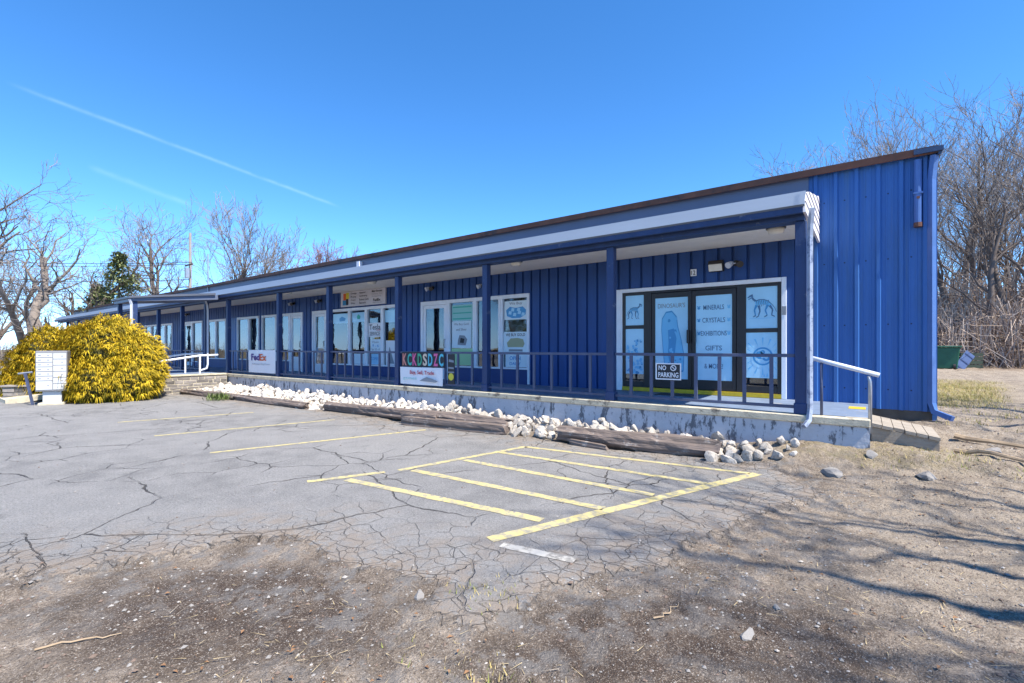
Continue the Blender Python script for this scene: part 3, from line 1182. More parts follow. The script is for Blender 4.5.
def beast(q, flip=False):
    """striding long-tailed skeleton seen from the side, in tapered strokes"""
    W_ = q[1] - q[0]

    def F(pts):
        return xz(q, [((1 - u) if flip else u, v) for u, v in pts])

    def st(pts, a_, c_, col, lift):
        b.cur = col
        stroke(F(pts), a_ * W_, c_ * W_, AY - 0.0006 * lift)
    st([(0.30, 0.60), (0.42, 0.62), (0.55, 0.63), (0.68, 0.60), (0.79, 0.54)], 0.17, 0.13, 0, 1)          # body
    st([(0.30, 0.66), (0.42, 0.69), (0.58, 0.69), (0.72, 0.645), (0.82, 0.57), (0.91, 0.49), (0.97, 0.38)], 0.035, 0.012, 1, 3)   # spine and tail
    for k in range(8):
        u = 0.33 + k * 0.055
        st([(u, 0.675), (u + 0.025, 0.60), (u - 0.005, 0.52 + 0.02 * abs(k - 3))], 0.022, 0.012, 1, 3 + k * 0.05)     # ribs
    st([(0.31, 0.665), (0.24, 0.70), (0.19, 0.755)], 0.075, 0.06, 1, 2)                                    # neck
    st([(0.22, 0.80), (0.13, 0.785), (0.05, 0.745)], 0.095, 0.03, 1, 4)                                    # skull
    st([(0.20, 0.755), (0.13, 0.725), (0.07, 0.70)], 0.035, 0.018, 1, 4.2)                                 # jaw
    for k, (hip, knee, ank, toe) in enumerate((((0.34, 0.56), (0.27, 0.44), (0.31, 0.31), (0.23, 0.275)), ((0.41, 0.55), (0.45, 0.42), (0.40, 0.29), (0.33, 0.265)),
                                               ((0.70, 0.56), (0.62, 0.43), (0.68, 0.31), (0.59, 0.27)), ((0.76, 0.54), (0.85, 0.44), (0.82, 0.31), (0.92, 0.275)))):
        st([hip, knee], 0.085, 0.045, 1 if k % 2 else 3, 5 + k * 0.3)
        st([knee, ank], 0.05, 0.03, 1 if k % 2 else 3, 5.1 + k * 0.3)
        st([ank, toe], 0.04, 0.03, 1, 5.2 + k * 0.3)
    st([(0.10, 0.25), (0.5, 0.235), (0.95, 0.25)], 0.010, 0.010, 2, 1.5)


def art(par, nm="window_art"):
    global b
    b.build(nm, [M_deco2, M_deco3, M_deco2, M_deco1, M_grey], par)
    b = MB()


beast(panes['ur'])
art(dd)
q = panes['ul']
beast((q[0] + 0.01, q[1] - 0.02, q[2] - 0.02, q[3] - 0.08), True)


art(dd)


def disc(cx, cz, r, y, n=28, a0=0, a1=2 * math.pi):
    poly(b, [(cx + r * math.cos(a0 + (a1 - a0) * i / n), cz + r * math.sin(a0 + (a1 - a0) * i / n)) for i in range(n)], y)


def ring(cx, cz, r0, r1, y, n=28, a0=0.0, a1=2 * math.pi):
    vs, fs = [], []
    for i in range(n + 1):
        t = a0 + (a1 - a0) * i / n
        vs += [(cx + r0 * math.cos(t), y, cz + r0 * math.sin(t)), (cx + r1 * math.cos(t), y, cz + r1 * math.sin(t))]
    for i in range(n):
        fs.append((2 * i, 2 * i + 1, 2 * i + 3, 2 * i + 2))
    b.add(vs, fs)


q = panes['lr']
cx, cz = (q[0] + q[1]) / 2 + 0.02, q[2] + 0.42
b.cur = 2
for i in range(16):
    t = 2 * math.pi * i / 16
    r0, r1 = 0.20, 0.36
    p0 = (cx + r0 * math.cos(t), cz + r0 * math.sin(t))
    e = [(max(q[0] + .02, min(q[1] - .02, cx + r1 * math.cos(t + s_))), cz + r1 * math.sin(t + s_)) for s_ in (-0.035, 0.035)]
    poly(b, [p0, e[0], e[1]], AY)
b.cur = 3
ring(cx, cz, 0.145, 0.175, AY - 0.002)
ring(cx - 0.05, cz + 0.02, 0.03, 0.075, AY - 0.002, 14, 0.3, 5.2)
ring(cx + 0.06, cz - 0.02, 0.03, 0.07, AY - 0.002, 14, 3.4, 8.4)
ring(cx, cz + 0.08, 0.015, 0.04, AY - 0.002, 10)
b.cur = 2
for i in range(5):
    xx = q[0] + 0.25 + i * 0.05
    poly(b, [(xx, q[2] + 0.03), (xx + 0.035, q[2] + 0.03), (xx + 0.02, q[2] + 0.05 + 0.03 * (i % 3))], AY)
art(dd)
# long blue fossil shape on the left leaf
q = panes['dl']
b.cur = 2
poly(b, xz(q, [(0.20, 0.62), (0.24, 0.40), (0.30, 0.14), (0.62, 0.08), (0.86, 0.10), (0.88, 0.30), (0.80, 0.48), (0.70, 0.64), (0.66, 0.76), (0.52, 0.83), (0.34, 0.82), (0.22, 0.74)]), AY)
b.cur = 3
ol = [(0.20, 0.62), (0.24, 0.40), (0.30, 0.14), (0.62, 0.08), (0.86, 0.10), (0.88, 0.30), (0.80, 0.48), (0.70, 0.64), (0.66, 0.76), (0.52, 0.83), (0.34, 0.82), (0.22, 0.74)]
for i in range(len(ol)):
    u0, u1 = Vector(ol[i]), Vector(ol[(i + 1) % len(ol)])
    dv = (u1 - u0).normalized()
    nn = Vector((-dv.y, dv.x)) * 0.009
    poly(b, xz(q, [u0 - nn, u1 - nn, u1 + nn, u0 + nn][::-1]), AY - 0.0015)
poly(b, xz(q, [(0.40, 0.60), (0.42, 0.45), (0.40, 0.32), (0.46, 0.16), (0.56, 0.16), (0.62, 0.34), (0.66, 0.50), (0.58, 0.62)]), AY - 0.002)
r2 = random.Random(5)
for i in range(26):
    u, v = r2.uniform(0.28, 0.82), r2.uniform(0.14, 0.74)
    if u > 0.86 - v * 0.22:
        continue
    b.cur = r2.choice((0, 2, 3))
    s_ = r2.uniform(0.02, 0.05)
    poly(b, xz(q, [(u + s_ * math.cos(t) * r2.uniform(.7, 1.2), v + s_ * 0.5 * math.sin(t)) for t in np.linspace(0, 6.28, 8)[:-1]]), AY - 0.003 - i * 0.0001)
b.cur = 4
text(b, "DINOSAUR'S", q[0] + 0.06, q[3] - 0.22, 0.58, 0.10, AY, 0.0)
art(dd)
# crystal picture low on the left side light
q = panes['ll']
for i in range(60):
    u, v = r2.uniform(0.02, 0.9), r2.uniform(0.02, 0.75)
    b.cur = r2.choice((0, 2, 2, 3, 3))
    s_ = r2.uniform(0.04, 0.11)
    if u + s_ > 0.98 or u - s_ < 0.0:
        continue
    poly(b, xz(q, [(u + s_ * math.cos(t) * r2.uniform(.5, 1.1), v + s_ * 0.45 * math.sin(t) * r2.uniform(.5, 1.1)) for t in np.linspace(0, 6.28, 7)[:-1]]), AY - 0.0003 - i * 0.00006)
art(dd)
# words on the right leaf
q = panes['dr']
b.cur = 1
for s_, zz, w_ in (("MINERALS", 2.38, 0.40), ("CRYSTALS", 2.12, 0.44), ("EXHIBITIONS", 1.85, 0.50), ("GIFTS", 1.55, 0.32), ("& MORE!", 1.18, 0.36)):
    text(b, s_, (q[0] + q[1]) / 2 - w_ / 2, zz, w_, 0.10, AY, 0.01)
art(dd, "lettering")
for zz in (2.42, 2.16, 1.89):
    b.cur = 3
    for xx in (q[0] + 0.06, q[1] - 0.06):
        disc(xx, zz, 0.028, AY, 9)
        disc(xx + 0.02, zz + 0.035, 0.014, AY, 7)
        disc(xx - 0.02, zz + 0.035, 0.014, AY, 7)
        art(dd, "paw_print")


# entrance canopy over the side landing ------------------------------------
mb = MB()
mb.prism([(5.06, 3.16), (7.72, 3.43), (7.72, 3.60), (5.06, 3.30)], -21.5, -19.62, 'x')
can = mb.build("entrance_canopy", M_band, bld)
mb = MB()
mb.prism([(5.0, 3.26), (7.6, 3.585), (7.6, 3.66), (5.0, 3.325)], -21.58, -19.55, 'x')
mb.build("canopy_roofing", M_roof, can)
for xx, yy_ in ((-19.74, 5.2), (-21.38, 5.2)):
    b = MB()
    b.box(xx - 0.06, xx + 0.06, yy_ - 0.06, yy_ + 0.06, 0.0, 3.17)
    b.build("canopy_post", M_trimblue, can, bevel=0.006)
b = MB()
b.tube([(-19.62, 5.03, 3.22), (-19.64, 5.08, 3.05), (-19.64, 5.09, 0.2)], 0.04, 4)
b.build("downspout", M_dspout, can)
mb = MB()
mb.box(-24.0, -19.46, 6.03, 8.12, 0.50, DZ)
mb.build("landing_floor", M_floor, bld)

# ------------------------------------------------------------------ railings
def railing(x0, x1, label, n=None, y=8.03, name="porch_railing", gap=0.40):
    t = thing(name, ((x0 + x1) / 2, y, DZ), label, "railing", "blue railings along the porch")
    for nm, z0, z1 in (("top_rail", 1.465, 1.515), ("bottom_rail", 0.72, 0.765)):
        b = MB()
        b.box(x0 + 0.075, x1 - 0.075, y - 0.022, y + 0.022, z0, z1)
        b.build(nm, M_rail, t, bevel=0.004)
    n = n or max(2, round((x1 - x0) / gap))
    first = None
    for k in range(1, n):
        xx = x0 + (x1 - x0) * k / n
        if first is None:
            b = MB()
            b.box(-0.025, 0.025, -0.018, 0.018, 0.767 - DZ, 1.463 - DZ)
            first = b.build("baluster", M_rail, t, local=True)
            o = first
        else:
            o = first.copy()
            COL.objects.link(o)
            o.parent = t
        o.location = (xx - (x0 + x1) / 2 + rng.uniform(-0.01, 0.01), 0, 0)
    return t


railing(POSTX[1], POSTX[0], "blue railing section in front of the film covered double doors", 8)
railing(POSTX[2], POSTX[1], "blue railing section in front of the bare blue wall right of the poster windows")
railing(POSTX[3], POSTX[2], "blue railing section left of the bare wall, carrying the coloured letter banner")
railing(POSTX[4], POSTX[3], "blue railing section under the right half of the services sign, next to the letter banner")
railing(POSTX[5], POSTX[4], "blue railing section before the dark glass door, between the services sign and courier banner")
railing(POSTX[6], POSTX[5], "blue railing section that carries the white courier banner")
railing(-24.07, -21.53, "far blue railing section behind the covered landing")
railing(-27.0, -24.07, "far blue railing section just right of the golden shrub")

# right-hand ramp handrail
t = thing("handrail", (-0.3, 8.03, 0.5), "pale sloping pipe handrail at the right end of the porch", "handrail")
b = MB()
b.tube([(-0.69, 8.03, 1.47), (0.13, 8.03, 1.235)], 0.033, 10)
b.build("rail_pipe", M_dspout, t, smooth=True)
b = MB()
b.tube([(0.015, 8.02, 1.22), (0.03, 8.02, 1.15), (0.03, 8.02, 0.45)], 0.022, 8)
b.build("rail_post", M_galv, t, smooth=True)
b = MB()
b.tube([(-0.52, 8.03, 1.40), (-0.52, 8.03, 0.65)], 0.018, 8)
b.build("rail_post", M_rail, t, smooth=True)
# landing handrails
for xx, dz, lab in ((-19.62, 0.0, "nearer white handrail sloping down the landing ramp beside the golden shrub"), (-21.0, 0.05, "farther white handrail sloping down the landing ramp behind the first")):
    t = thing("handrail", (xx, 6.5, 0.3), lab, "handrail")
    b = MB()
    b.tube([(xx, 7.7, 1.34 + dz), (xx, 7.1, 1.32 + dz), (xx, 5.4, 1.06 + dz), (xx, 3.8, 0.82 + dz)], 0.04, 6)
    b.build("rail_pipe", M_white, t)
    for yy_ in (7.1, 6.0, 4.6):
        b = MB()
        zt = 1.32 + dz - (7.1 - yy_) * 0.153
        b.tube([(xx, yy_, zt - 0.03), (xx, yy_, max(0.0, zt - 0.85))], 0.03, 6)
        b.build("rail_post", M_rail if yy_ < 7 else M_white, t)
# landing ramp running down towards the lot
mb = MB()
mb.prism([(6.02, 0.50), (6.02, 0.63), (2.2, 0.10), (2.2, -0.05)], -21.0 - 0.1, -19.75, 'x')
tag(mb.build("concrete_ramp", M_conc), "concrete access ramp behind the golden shrub, leading up to the landing", "ramp")

# stone wall of the landing: courses of fieldstone
def stone_wall(name, label, p0, p1, h, z0=-0.05, thick=0.25, seed=1):
    r = random.Random(seed)
    p0, p1 = Vector(p0), Vector(p1)
    d = (p1 - p0).normalized()
    nrm = Vector((d.y, -d.x))
    Lh = (p1 - p0).length
    t = thing(name, (p0.x, p0.y, 0), label, "stone wall")
    top = M_conc if h > 0.5 else M_stone
    b = MB()
    z = z0
    while z < h - 0.02:
        ch = min(r.uniform(0.07, 0.15), h - z)
        x_ = 0
        while x_ < Lh - 0.02:
            wd = min(r.uniform(0.12, 0.42), Lh - x_)
            o = r.uniform(0, 0.05)
            g = 0.008
            c = []
            for (u, v) in ((x_ + g, z + g), (x_ + wd - g, z + g), (x_ + wd - g, z + ch - g), (x_ + g, z + ch - g)):
                c.append((u + r.uniform(-.012, .012), v + r.uniform(-.01, .01)))
            vs = []
            for dep in (-o, thick):
                for u, v in c:
                    q = p0 + d * u - nrm * dep
                    vs.append((q.x, q.y, v))
            b.add(vs, [(0, 1, 2, 3), (7, 6, 5, 4), (0, 4, 5, 1), (1, 5, 6, 2), (2, 6, 7, 3), (3, 7, 4, 0)])
            x_ += wd
        z += ch
    b.build("stone_courses", M_stone, t, bevel=0.01)
    b = MB()
    a0, a1 = p0 - nrm * 0.02, p1 - nrm * 0.02
    b0, b1 = p0 - nrm * (thick - 0.01), p1 - nrm * (thick - 0.01)
    b.prism([a0, a1, b1, b0], z0, h - 0.02, 'z')
    b.build("mortar", M_conc, t)
    b = MB()
    a0, a1 = p0 + nrm * 0.06 - d * 0.03, p1 + nrm * 0.06
    b0, b1 = p0 - nrm * (thick + .02) - d * 0.03, p1 - nrm * (thick + .02)
    b.prism([a0, a1, b1, b0], h + 0.002, h + 0.06, 'z')
    b.build("coping", top, t, bevel=0.01)
    return t


stone_wall("stone_wall", "low grey fieldstone wall holding up the landing beside the golden shrub", (-19.47, 7.86), (-19.47, 4.4), 0.60, seed=3)
# direction of the outer face: check normal faces +X
stone_wall("stone_planter", "small stack of grey stones behind the mailbox cabinet", (-20.75, 2.25), (-20.35, 2.75), 0.42, seed=9)

# ------------------------------------------------------------------ wooden ramp on the right
t = thing("wooden_ramp", (0.45, 8.9, 0.4), "small plank ramp off the right end of the porch", "ramp")
for k in range(6):
    x0 = 0.05 + k * 0.12
    b = MB()
    zf = 0.56 - k * 0.022
    jy = rng.uniform(-0.03, 0.03)
    b.add([(x0, 8.28 + jy, zf), (x0 + 0.112, 8.28 + jy, zf - .02), (x0 + 0.112, 9.3, zf - .02), (x0, 9.3, zf),
           (x0, 8.28 + jy, zf - .045), (x0 + 0.112, 8.28 + jy, zf - .065), (x0 + 0.112, 9.3, zf - .065), (x0, 9.3, zf - .045)],
          [(0, 1, 2, 3), (7, 6, 5, 4), (0, 4, 5, 1), (1, 5, 6, 2), (2, 6, 7, 3), (3, 7, 4, 0)])
    b.build("plank", M_wood, t)
b = MB()
b.prism([(0.045, 0.20), (0.755, 0.20), (0.755, 0.385), (0.045, 0.505)], 8.30, 8.335, 'y')
b.prism([(8.34, 0.20), (9.28, 0.20), (9.28, 0.375), (8.34, 0.375)], 0.70, 0.735, 'x')
b.build("ramp_joist", M_wood, t)
b = MB()
b.box(-0.24, -0.02, 9.2, 9.55, DZ + 0.001, DZ + 0.006)
tag(b.build("yellow_floor_patch", M_yellow), "yellow painted warning patch on the porch floor at the top of the plank ramp", "floor marking")

# ------------------------------------------------------------------ signs, banners, posters
def sheet(name, x0, x1, z0, z1, y, mtl, label, cat, sag=0.0, group=None, th=0.012):
    t = thing(name, ((x0 + x1) / 2, y, z0), label, cat, group)
    b = MB()
    n = 10
    o = len(b.v)
    for i in range(n + 1):
        u = i / n
        wv = sag * math.sin(u * 9 + 1)
        for zz in (z0, z1):
            k = wv if zz == z0 else wv * 0.2
            b.v += [(x0 + (x1 - x0) * u, y + k, zz), (x0 + (x1 - x0) * u, y + k + th, zz)]
    for i in range(n):
        a = o + 4 * i
        for f in ((0, 4, 6, 2), (1, 3, 7, 5), (2, 6, 7, 3), (0, 1, 5, 4)):
            b.f.append(tuple(a + j for j in f))
            b.m.append(0)
    b.f.append((o, o + 2, o + 3, o + 1))
    e = o + 4 * n
    b.f.append((e, e + 1, e + 3, e + 2))
    b.m += [0, 0]
    b.build("sheet", mtl, t)
    return t


BY = 7.985
# courier banner
t = sheet("banner", -17.78, -15.86, 0.74, 1.53, BY, M_vinyl, "white courier shop banner with purple and orange letters on the railing", "banner", 0.008)
b = MB()
text(b, "Fed", -17.55, 1.16, 0.62, 0.24, BY - 0.014, 0.03)
b.cur = 1
text(b, "Ex", -16.92, 1.16, 0.46, 0.235, BY - 0.014, 0.03)
b.cur = 2
text(b, "Authorized ShipCenter", -17.5, 1.00, 1.3, 0.07, BY - 0.014, 0.0)
b.build("lettering", [M_purple, M_orange, M_grey], t)
# coloured letter banner
t = sheet("banner", -9.47, -7.95, 1.13, 1.50, BY, M_ink, "black banner with a row of big coloured letters, above the white banner", "banner", 0.0)
cols = [M_salmon, M_teal, M_pink, flat("green_ink", (0.05, 0.40, 0.22)), flat("cream_ink", (0.7, 0.55, 0.4)), M_cyan, M_pink, M_cyan]
b = MB()
for k, ch in enumerate("KCKDSDZC"):
    b.cur = k
    text(b, ch, -9.43 + k * 0.185, 1.165, 0.15, 0.30, BY - 0.004, 0.03)
b.build("lettering", cols, t)
t = sheet("banner", -9.50, -7.98, 0.70, 1.125, BY - 0.03, M_vinyl, "white buy sell trade banner with red words hanging below the coloured letters", "banner", 0.02)
b = MB()
text(b, "Buy, Sell, Trade", -9.1, 0.93, 0.85, 0.12, BY - 0.06, 0.02)
b.cur = 1
poly(b, [(-8.75, 0.80), (-8.2, 0.78), (-8.12, 0.81), (-8.3, 0.86), (-8.5, 0.90), (-8.62, 0.86)], BY - 0.058)
b.cur = 2
text(b, "games", -9.35, 0.80, 0.5, 0.07, BY - 0.06, 0.0)
b.build("lettering", [M_red, M_grey, M_mint], t)
t = sheet("sign_board", -7.86, -7.64, 0.76, 1.46, BY + 0.01, M_ink, "narrow dark board with a yellow spot hung right of the white banner", "sign")
b = MB()
b.cur = 0
poly(b, [(-7.75 + 0.085 * math.cos(a_), 0.93 + 0.085 * math.sin(a_)) for a_ in np.linspace(0, 2 * math.pi, 17)[:-1]], BY + 0.007)
b.cur = 1
poly(b, [(-7.82, 1.28), (-7.66, 1.26), (-7.66, 1.31), (-7.82, 1.34)], BY + 0.007)
poly(b, [(-7.84, 1.12), (-7.66, 1.11), (-7.66, 1.15), (-7.84, 1.16)], BY + 0.007)
poly(b, [(-7.85, 1.02), (-7.65, 1.02), (-7.65, 1.05), (-7.85, 1.05)], BY + 0.007)
b.build("printing", [M_yel, M_grey], t)
# no parking sign
t = sheet("no_parking_sign", -2.90, -2.47, 1.065, 1.345, BY, M_ink, "black no parking sign with white border on the railing before the double doors", "sign", 0, None, 0.006)
b = MB()
for (a, c, d_, e) in ((-2.90, -2.47, 1.325, 1.345), (-2.90, -2.47, 1.065, 1.085), (-2.90, -2.88, 1.085, 1.325), (-2.49, -2.47, 1.085, 1.325)):
    b.box(a, c, BY - 0.004, BY - 0.001, d_, e)
text(b, "NO", -2.85, 1.225, 0.13, 0.08, BY - 0.003, 0.02)
text(b, "PARKING", -2.855, 1.105, 0.34, 0.085, BY - 0.003, 0.02)
ring(-2.60, 1.265, 0.036, 0.05, BY - 0.003, 18)
poly(b, [(-2.635, 1.29), (-2.625, 1.30), (-2.565, 1.24), (-2.575, 1.23)], BY - 0.003)
b.build("lettering", M_vinyl, t)
# services sign above shop A
SY = WY - 0.075
t = thing("services_sign", (-14.1, SY, 3.1), "pale services sign with a coloured square logo above the shop windows", "sign")
b = MB()
b.box(-15.37, -12.84, SY, SY + 0.06, 3.08, 3.615)
b.build("board", mat("pale_sign_board", (0.60, 0.58, 0.62), 0.5, var=0.04), t, bevel=0.006)
b = MB()
for col_, (a, c, d_, e) in enumerate(((-15.20, -15.04, 3.32, 3.56), (-15.038, -14.86, 3.36, 3.58), (-15.24, -15.04, 3.14, 3.318), (-15.038, -14.90, 3.14, 3.358))):
    b.cur = col_
    b.box(a, c, SY - 0.006, SY - 0.002, d_, e)
b.build("logo", [M_orange, M_yel, flat("blue_ink", (0.03, 0.25, 0.5)), M_ink], t)
b = MB()
for k, s_ in enumerate(("Design", "Print", "Copy", "Ship")):
    text(b, s_, -14.75, 3.49 - k * 0.115, 0.34 - 0.03 * k, 0.075, SY - 0.004, 0.01)
for k, s_ in enumerate(("Apparel", "Laminating", "Business Cards", "Banners")):
    text(b, s_, -14.25, 3.49 - k * 0.115, (0.34, 0.44, 0.52, 0.36)[k], 0.075, SY - 0.004, 0.01)
text(b, "Mail Boxes", -13.55, 3.50, 0.55, 0.075, SY - 0.004, 0.02)
b.cur = 1
text(b, "Notary  Fax", -13.55, 3.41, 0.55, 0.055, SY - 0.004, 0.0)
text(b, "Shipping", -13.55, 3.33, 0.5, 0.055, SY - 0.004, 0.0)
b.cur = 0
text(b, "FedEx", -13.48, 3.19, 0.4, 0.095, SY - 0.004, 0.03)
b.cur = 1
text(b, "Ship Center", -13.5, 3.12, 0.5, 0.045, SY - 0.004, 0.0)
b.build("lettering", [M_ink, M_grey], t)

GYP = WY + 0.012      # posters: on the outside of the glass


def poster(x0, x1, z0, z1, mtl, label, words=(), art=None, cat="poster"):
    t = thing("window_poster", ((x0 + x1) / 2, GYP, z0), label, cat)
    b = MB()
    b.box(x0, x1, GYP, GYP + 0.003, z0, z1)
    b.build("paper", mtl, t)
    if words or art:
        b = MB()
        for (s_, u, v, w_, h_, c) in words:
            b.cur = c
            text(b, s_, x0 + (x1 - x0) * u, z0 + (z1 - z0) * v, (x1 - x0) * w_, h_, GYP - 0.003, 0.01)
        for i_, (pts, c) in enumerate(art or ()):
            b.cur = c
            poly(b, [(x0 + (x1 - x0) * u, z0 + (z1 - z0) * v) for u, v in pts], GYP - 0.002 - 0.0005 * i_)
        b.build("printing", [M_ink, M_deco1, M_grey, M_olive, M_red, M_teal, M_film], t)
    return t


poster(-9.86, -9.05, 2.40, 2.86, M_mint, "mint green striped notice at the top of the pane beside the shop door",
       art=[([(0.05, 0.82), (0.95, 0.82), (0.95, 0.90), (0.05, 0.90)], 5), ([(0.05, 0.45), (0.95, 0.45), (0.95, 0.52), (0.05, 0.52)], 5), ([(0.05, 0.08), (0.95, 0.08), (0.95, 0.16), (0.05, 0.16)], 5)])
poster(-9.86, -9.10, 1.60, 2.385, M_poster, "pale blue sheet with a dark picture in the pane beside the shop door",
       [("We Buy Gold", 0.12, 0.82, 0.76, 0.09, 2), ("and Silver", 0.22, 0.64, 0.55, 0.08, 2)],
       [([(0.30, 0.12), (0.72, 0.10), (0.80, 0.32), (0.66, 0.46), (0.40, 0.48), (0.32, 0.30)], 2), ([(0.42, 0.2), (0.62, 0.18), (0.66, 0.34), (0.46, 0.38)], 0)])
poster(-9.88, -9.05, 1.10, 1.585, M_green, "pale green sheet at the bottom of the pane beside the shop door")
poster(-7.90, -7.13, 2.36, 2.86, M_poster, "white cloud shaped logo poster at the top of the right-hand pane",
       [("We Buy", 0.22, 0.76, 0.56, 0.09, 2)],
       [([(0.12, 0.20), (0.35, 0.08), (0.70, 0.08), (0.92, 0.25), (0.94, 0.50), (0.80, 0.68), (0.5, 0.62), (0.25, 0.70), (0.08, 0.52)], 1)] +
       [([(u, v), (u + 0.13, v - 0.03), (u + 0.15, v + 0.14), (u + 0.03, v + 0.17)], 6) for u, v in ((0.18, 0.3), (0.38, 0.2), (0.58, 0.3), (0.74, 0.2), (0.3, 0.46), (0.55, 0.46))])
poster(-7.92, -7.13, 1.45, 2.03, M_poster, "white poster with a dark green car-like badge in the right-hand pane",
       [("WE BUY GOLD", 0.10, 0.80, 0.80, 0.08, 0)],
       [([(0.18, 0.30), (0.82, 0.30), (0.88, 0.45), (0.82, 0.66), (0.6, 0.72), (0.3, 0.70), (0.14, 0.5)], 3), ([(0.22, 0.10), (0.8, 0.10), (0.8, 0.2), (0.22, 0.2)], 2)])
poster(-7.86, -7.14, 1.09, 1.435, M_poster, "lowest pale notice in the right-hand pane, partly behind balusters",
       [("OPEN", 0.2, 0.55, 0.5, 0.1, 1), ("DAILY", 0.2, 0.15, 0.5, 0.08, 1)])
poster(-13.85, -13.16, 1.98, 2.46, M_vinyl, "white sign with bold dark and red letters in the third pane under the services sign",
       [("Tesla", 0.06, 0.52, 0.88, 0.18, 0), ("SERVICE", 0.10, 0.10, 0.80, 0.13, 0)], [([(0.62, 0.46), (0.96, 0.46), (0.96, 0.5), (0.62, 0.5)], 4)])
poster(-13.75, -13.18, 1.42, 1.90, M_poster, "pale text notice under the bold letter sign in the third pane",
       [("Open", 0.2, 0.70, 0.6, 0.08, 2), ("9 - 6", 0.2, 0.45, 0.6, 0.09, 1), ("Sat 10 - 4", 0.12, 0.2, 0.76, 0.08, 2)])
poster(-13.8, -13.2, 1.04, 1.40, M_film, "lowest blue notice in the third pane under the services sign",
       [("COPIES", 0.12, 0.4, 0.76, 0.1, 1)])
poster(-14.80, -14.06, 2.52, 2.86, M_film, "pale blue strip with a small emblem at the top of the second pane",
       (), [([(0.42, 0.3), (0.62, 0.3), (0.66, 0.6), (0.5, 0.8), (0.38, 0.6)], 5)])
poster(-15.98, -15.05, 2.50, 2.86, M_film, "pale blue strip with a dark emblem at the top of the first pane",
       (), [([(0.45, 0.2), (0.8, 0.25), (0.85, 0.5), (0.6, 0.7), (0.42, 0.5)], 1)])
poster(-12.95, -12.36, 2.46, 2.86, M_film, "pale blue strip at the top of the last pane left of the post")
poster(-12.92, -12.36, 1.04, 1.85, M_vinyl, "white sheet with a dark purple spire shape in the last pane",
       (), [([(0.15, 0.05), (0.8, 0.05), (0.62, 0.3), (0.35, 0.75), (0.2, 0.4)], 2)])
poster(-17.15, -16.55, 1.12, 1.62, M_poster, "pale notice low on the dark glass door",
       [("PUSH", 0.25, 0.6, 0.5, 0.08, 1), ("Hours", 0.25, 0.3, 0.5, 0.08, 2)])
poster(-14.78, -14.08, 1.04, 1.40, M_curtain, "white sheet low in the second pane")

# number plaques
t = sheet("number_plaque", -2.96, -2.84, 3.10, 3.24, WY - 0.012, M_vinyl, "tiny white number plaque on the wall above the double doors", "plaque", 0, None, 0.008)
b = MB()
text(b, "12", -2.945, 3.125, 0.085, 0.09, WY - 0.015, 0.01)
b.build("lettering", M_ink, t)
t = sheet("number_plaque", -1.28, -1.21, 2.22, 2.38, WY - 0.058, M_grey, "tiny grey plaque on the white right jamb of the double doors", "plaque", 0, None, 0.008)

# door mat
b = MB()
b.box(-3.5, -2.75, 9.55, 9.95, DZ + 0.001, DZ + 0.015)
tag(b.build("door_mat", mat("dark_rubber_mat", (0.05, 0.05, 0.055), 0.95, 0, 0.3, 20), bevel=0.004), "dark door mat on the porch floor before the double doors", "door mat")


# ------------------------------------------------------------------ lights
def flood(x, z, label):
    t = thing("flood_light", (x, WY, z), label, "wall light", "twin flood lights under the porch")
    b = MB()
    b.tube([(x, WY - 0.005, z), (x, WY - 0.035, z)], 0.06, 12)
    b.build("base", M_bronze, t)
    for s_ in (-1, 1):
        b = MB()
        b.tube([(x, WY - 0.03, z), (x + s_ * 0.06, WY - 0.10, z - 0.02)], 0.015, 6)
        b.tube([(x + s_ * 0.055, WY - 0.07, z - 0.0), (x + s_ * 0.075, WY - 0.12, z - 0.02), (x + s_ * 0.11, WY - 0.20, z - 0.06)], [0.03, 0.05, 0.065], 12)
        lh = b.build("lamp_head", M_dspout if s_ < 0 else M_bronze, t, smooth=False)
    return t


flood(-2.08, 3.28, "twin flood light on the wall above the double doors, right of the box lamp")
flood(-8.57, 3.36, "twin flood light half hidden by the post above the poster windows")
flood(-10.65, 3.44, "twin flood light on the wall above the left shop door of the poster windows")
flood(-16.75, 3.42, "twin flood light on the wall just left of the services sign")
flood(-18.70, 3.42, "twin flood light on the wall above the white shop door")
flood(-29.6, 3.45, "small far flood light above the curtained glass door behind the landing")
t = thing("box_lamp", (-2.44, WY, 3.18), "bronze box lamp with a cream lens above the double doors", "wall light")
b = MB()
b.prism([(WY - 0.002, 3.14), (WY - 0.10, 3.16), (WY - 0.16, 3.30), (WY - 0.12, 3.36), (WY - 0.002, 3.36)], -2.58, -2.30, 'x')
b.build("housing", M_bronze, t, bevel=0.01)
b = MB()
b.prism([(WY - 0.105, 3.145), (WY - 0.125, 3.145), (WY - 0.172, 3.27), (WY - 0.155, 3.28)], -2.565, -2.315, 'x')
b.build("lens", M_lamp, t)
for (x, y, lab) in ((-1.21, 8.9, "round ceiling lamp under the soffit nearest the right post"), (-6.45, 8.78, "round ceiling lamp under the soffit above the poster windows"),
                    (-11.72, 8.76, "dark ceiling lamp under the soffit by the services sign"), (-16.2, 8.6, "small ceiling lamp under the soffit over the courier banner")):
    t = thing("ceiling_lamp", (x, y, 3.6), lab, "ceiling light", "lamps under the porch soffit")
    b = MB()
    b.tube([(x, y, 3.618), (x, y, 3.57)], [0.15, 0.15], 16)
    b.build("base", M_bronze, t)
    b = MB()
    b.tube([(x, y, 3.57), (x, y, 3.50), (x, y, 3.475)], [0.13, 0.12, 0.07], 16)
    b.build("lens", M_lamp, t, smooth=True)
b = MB()

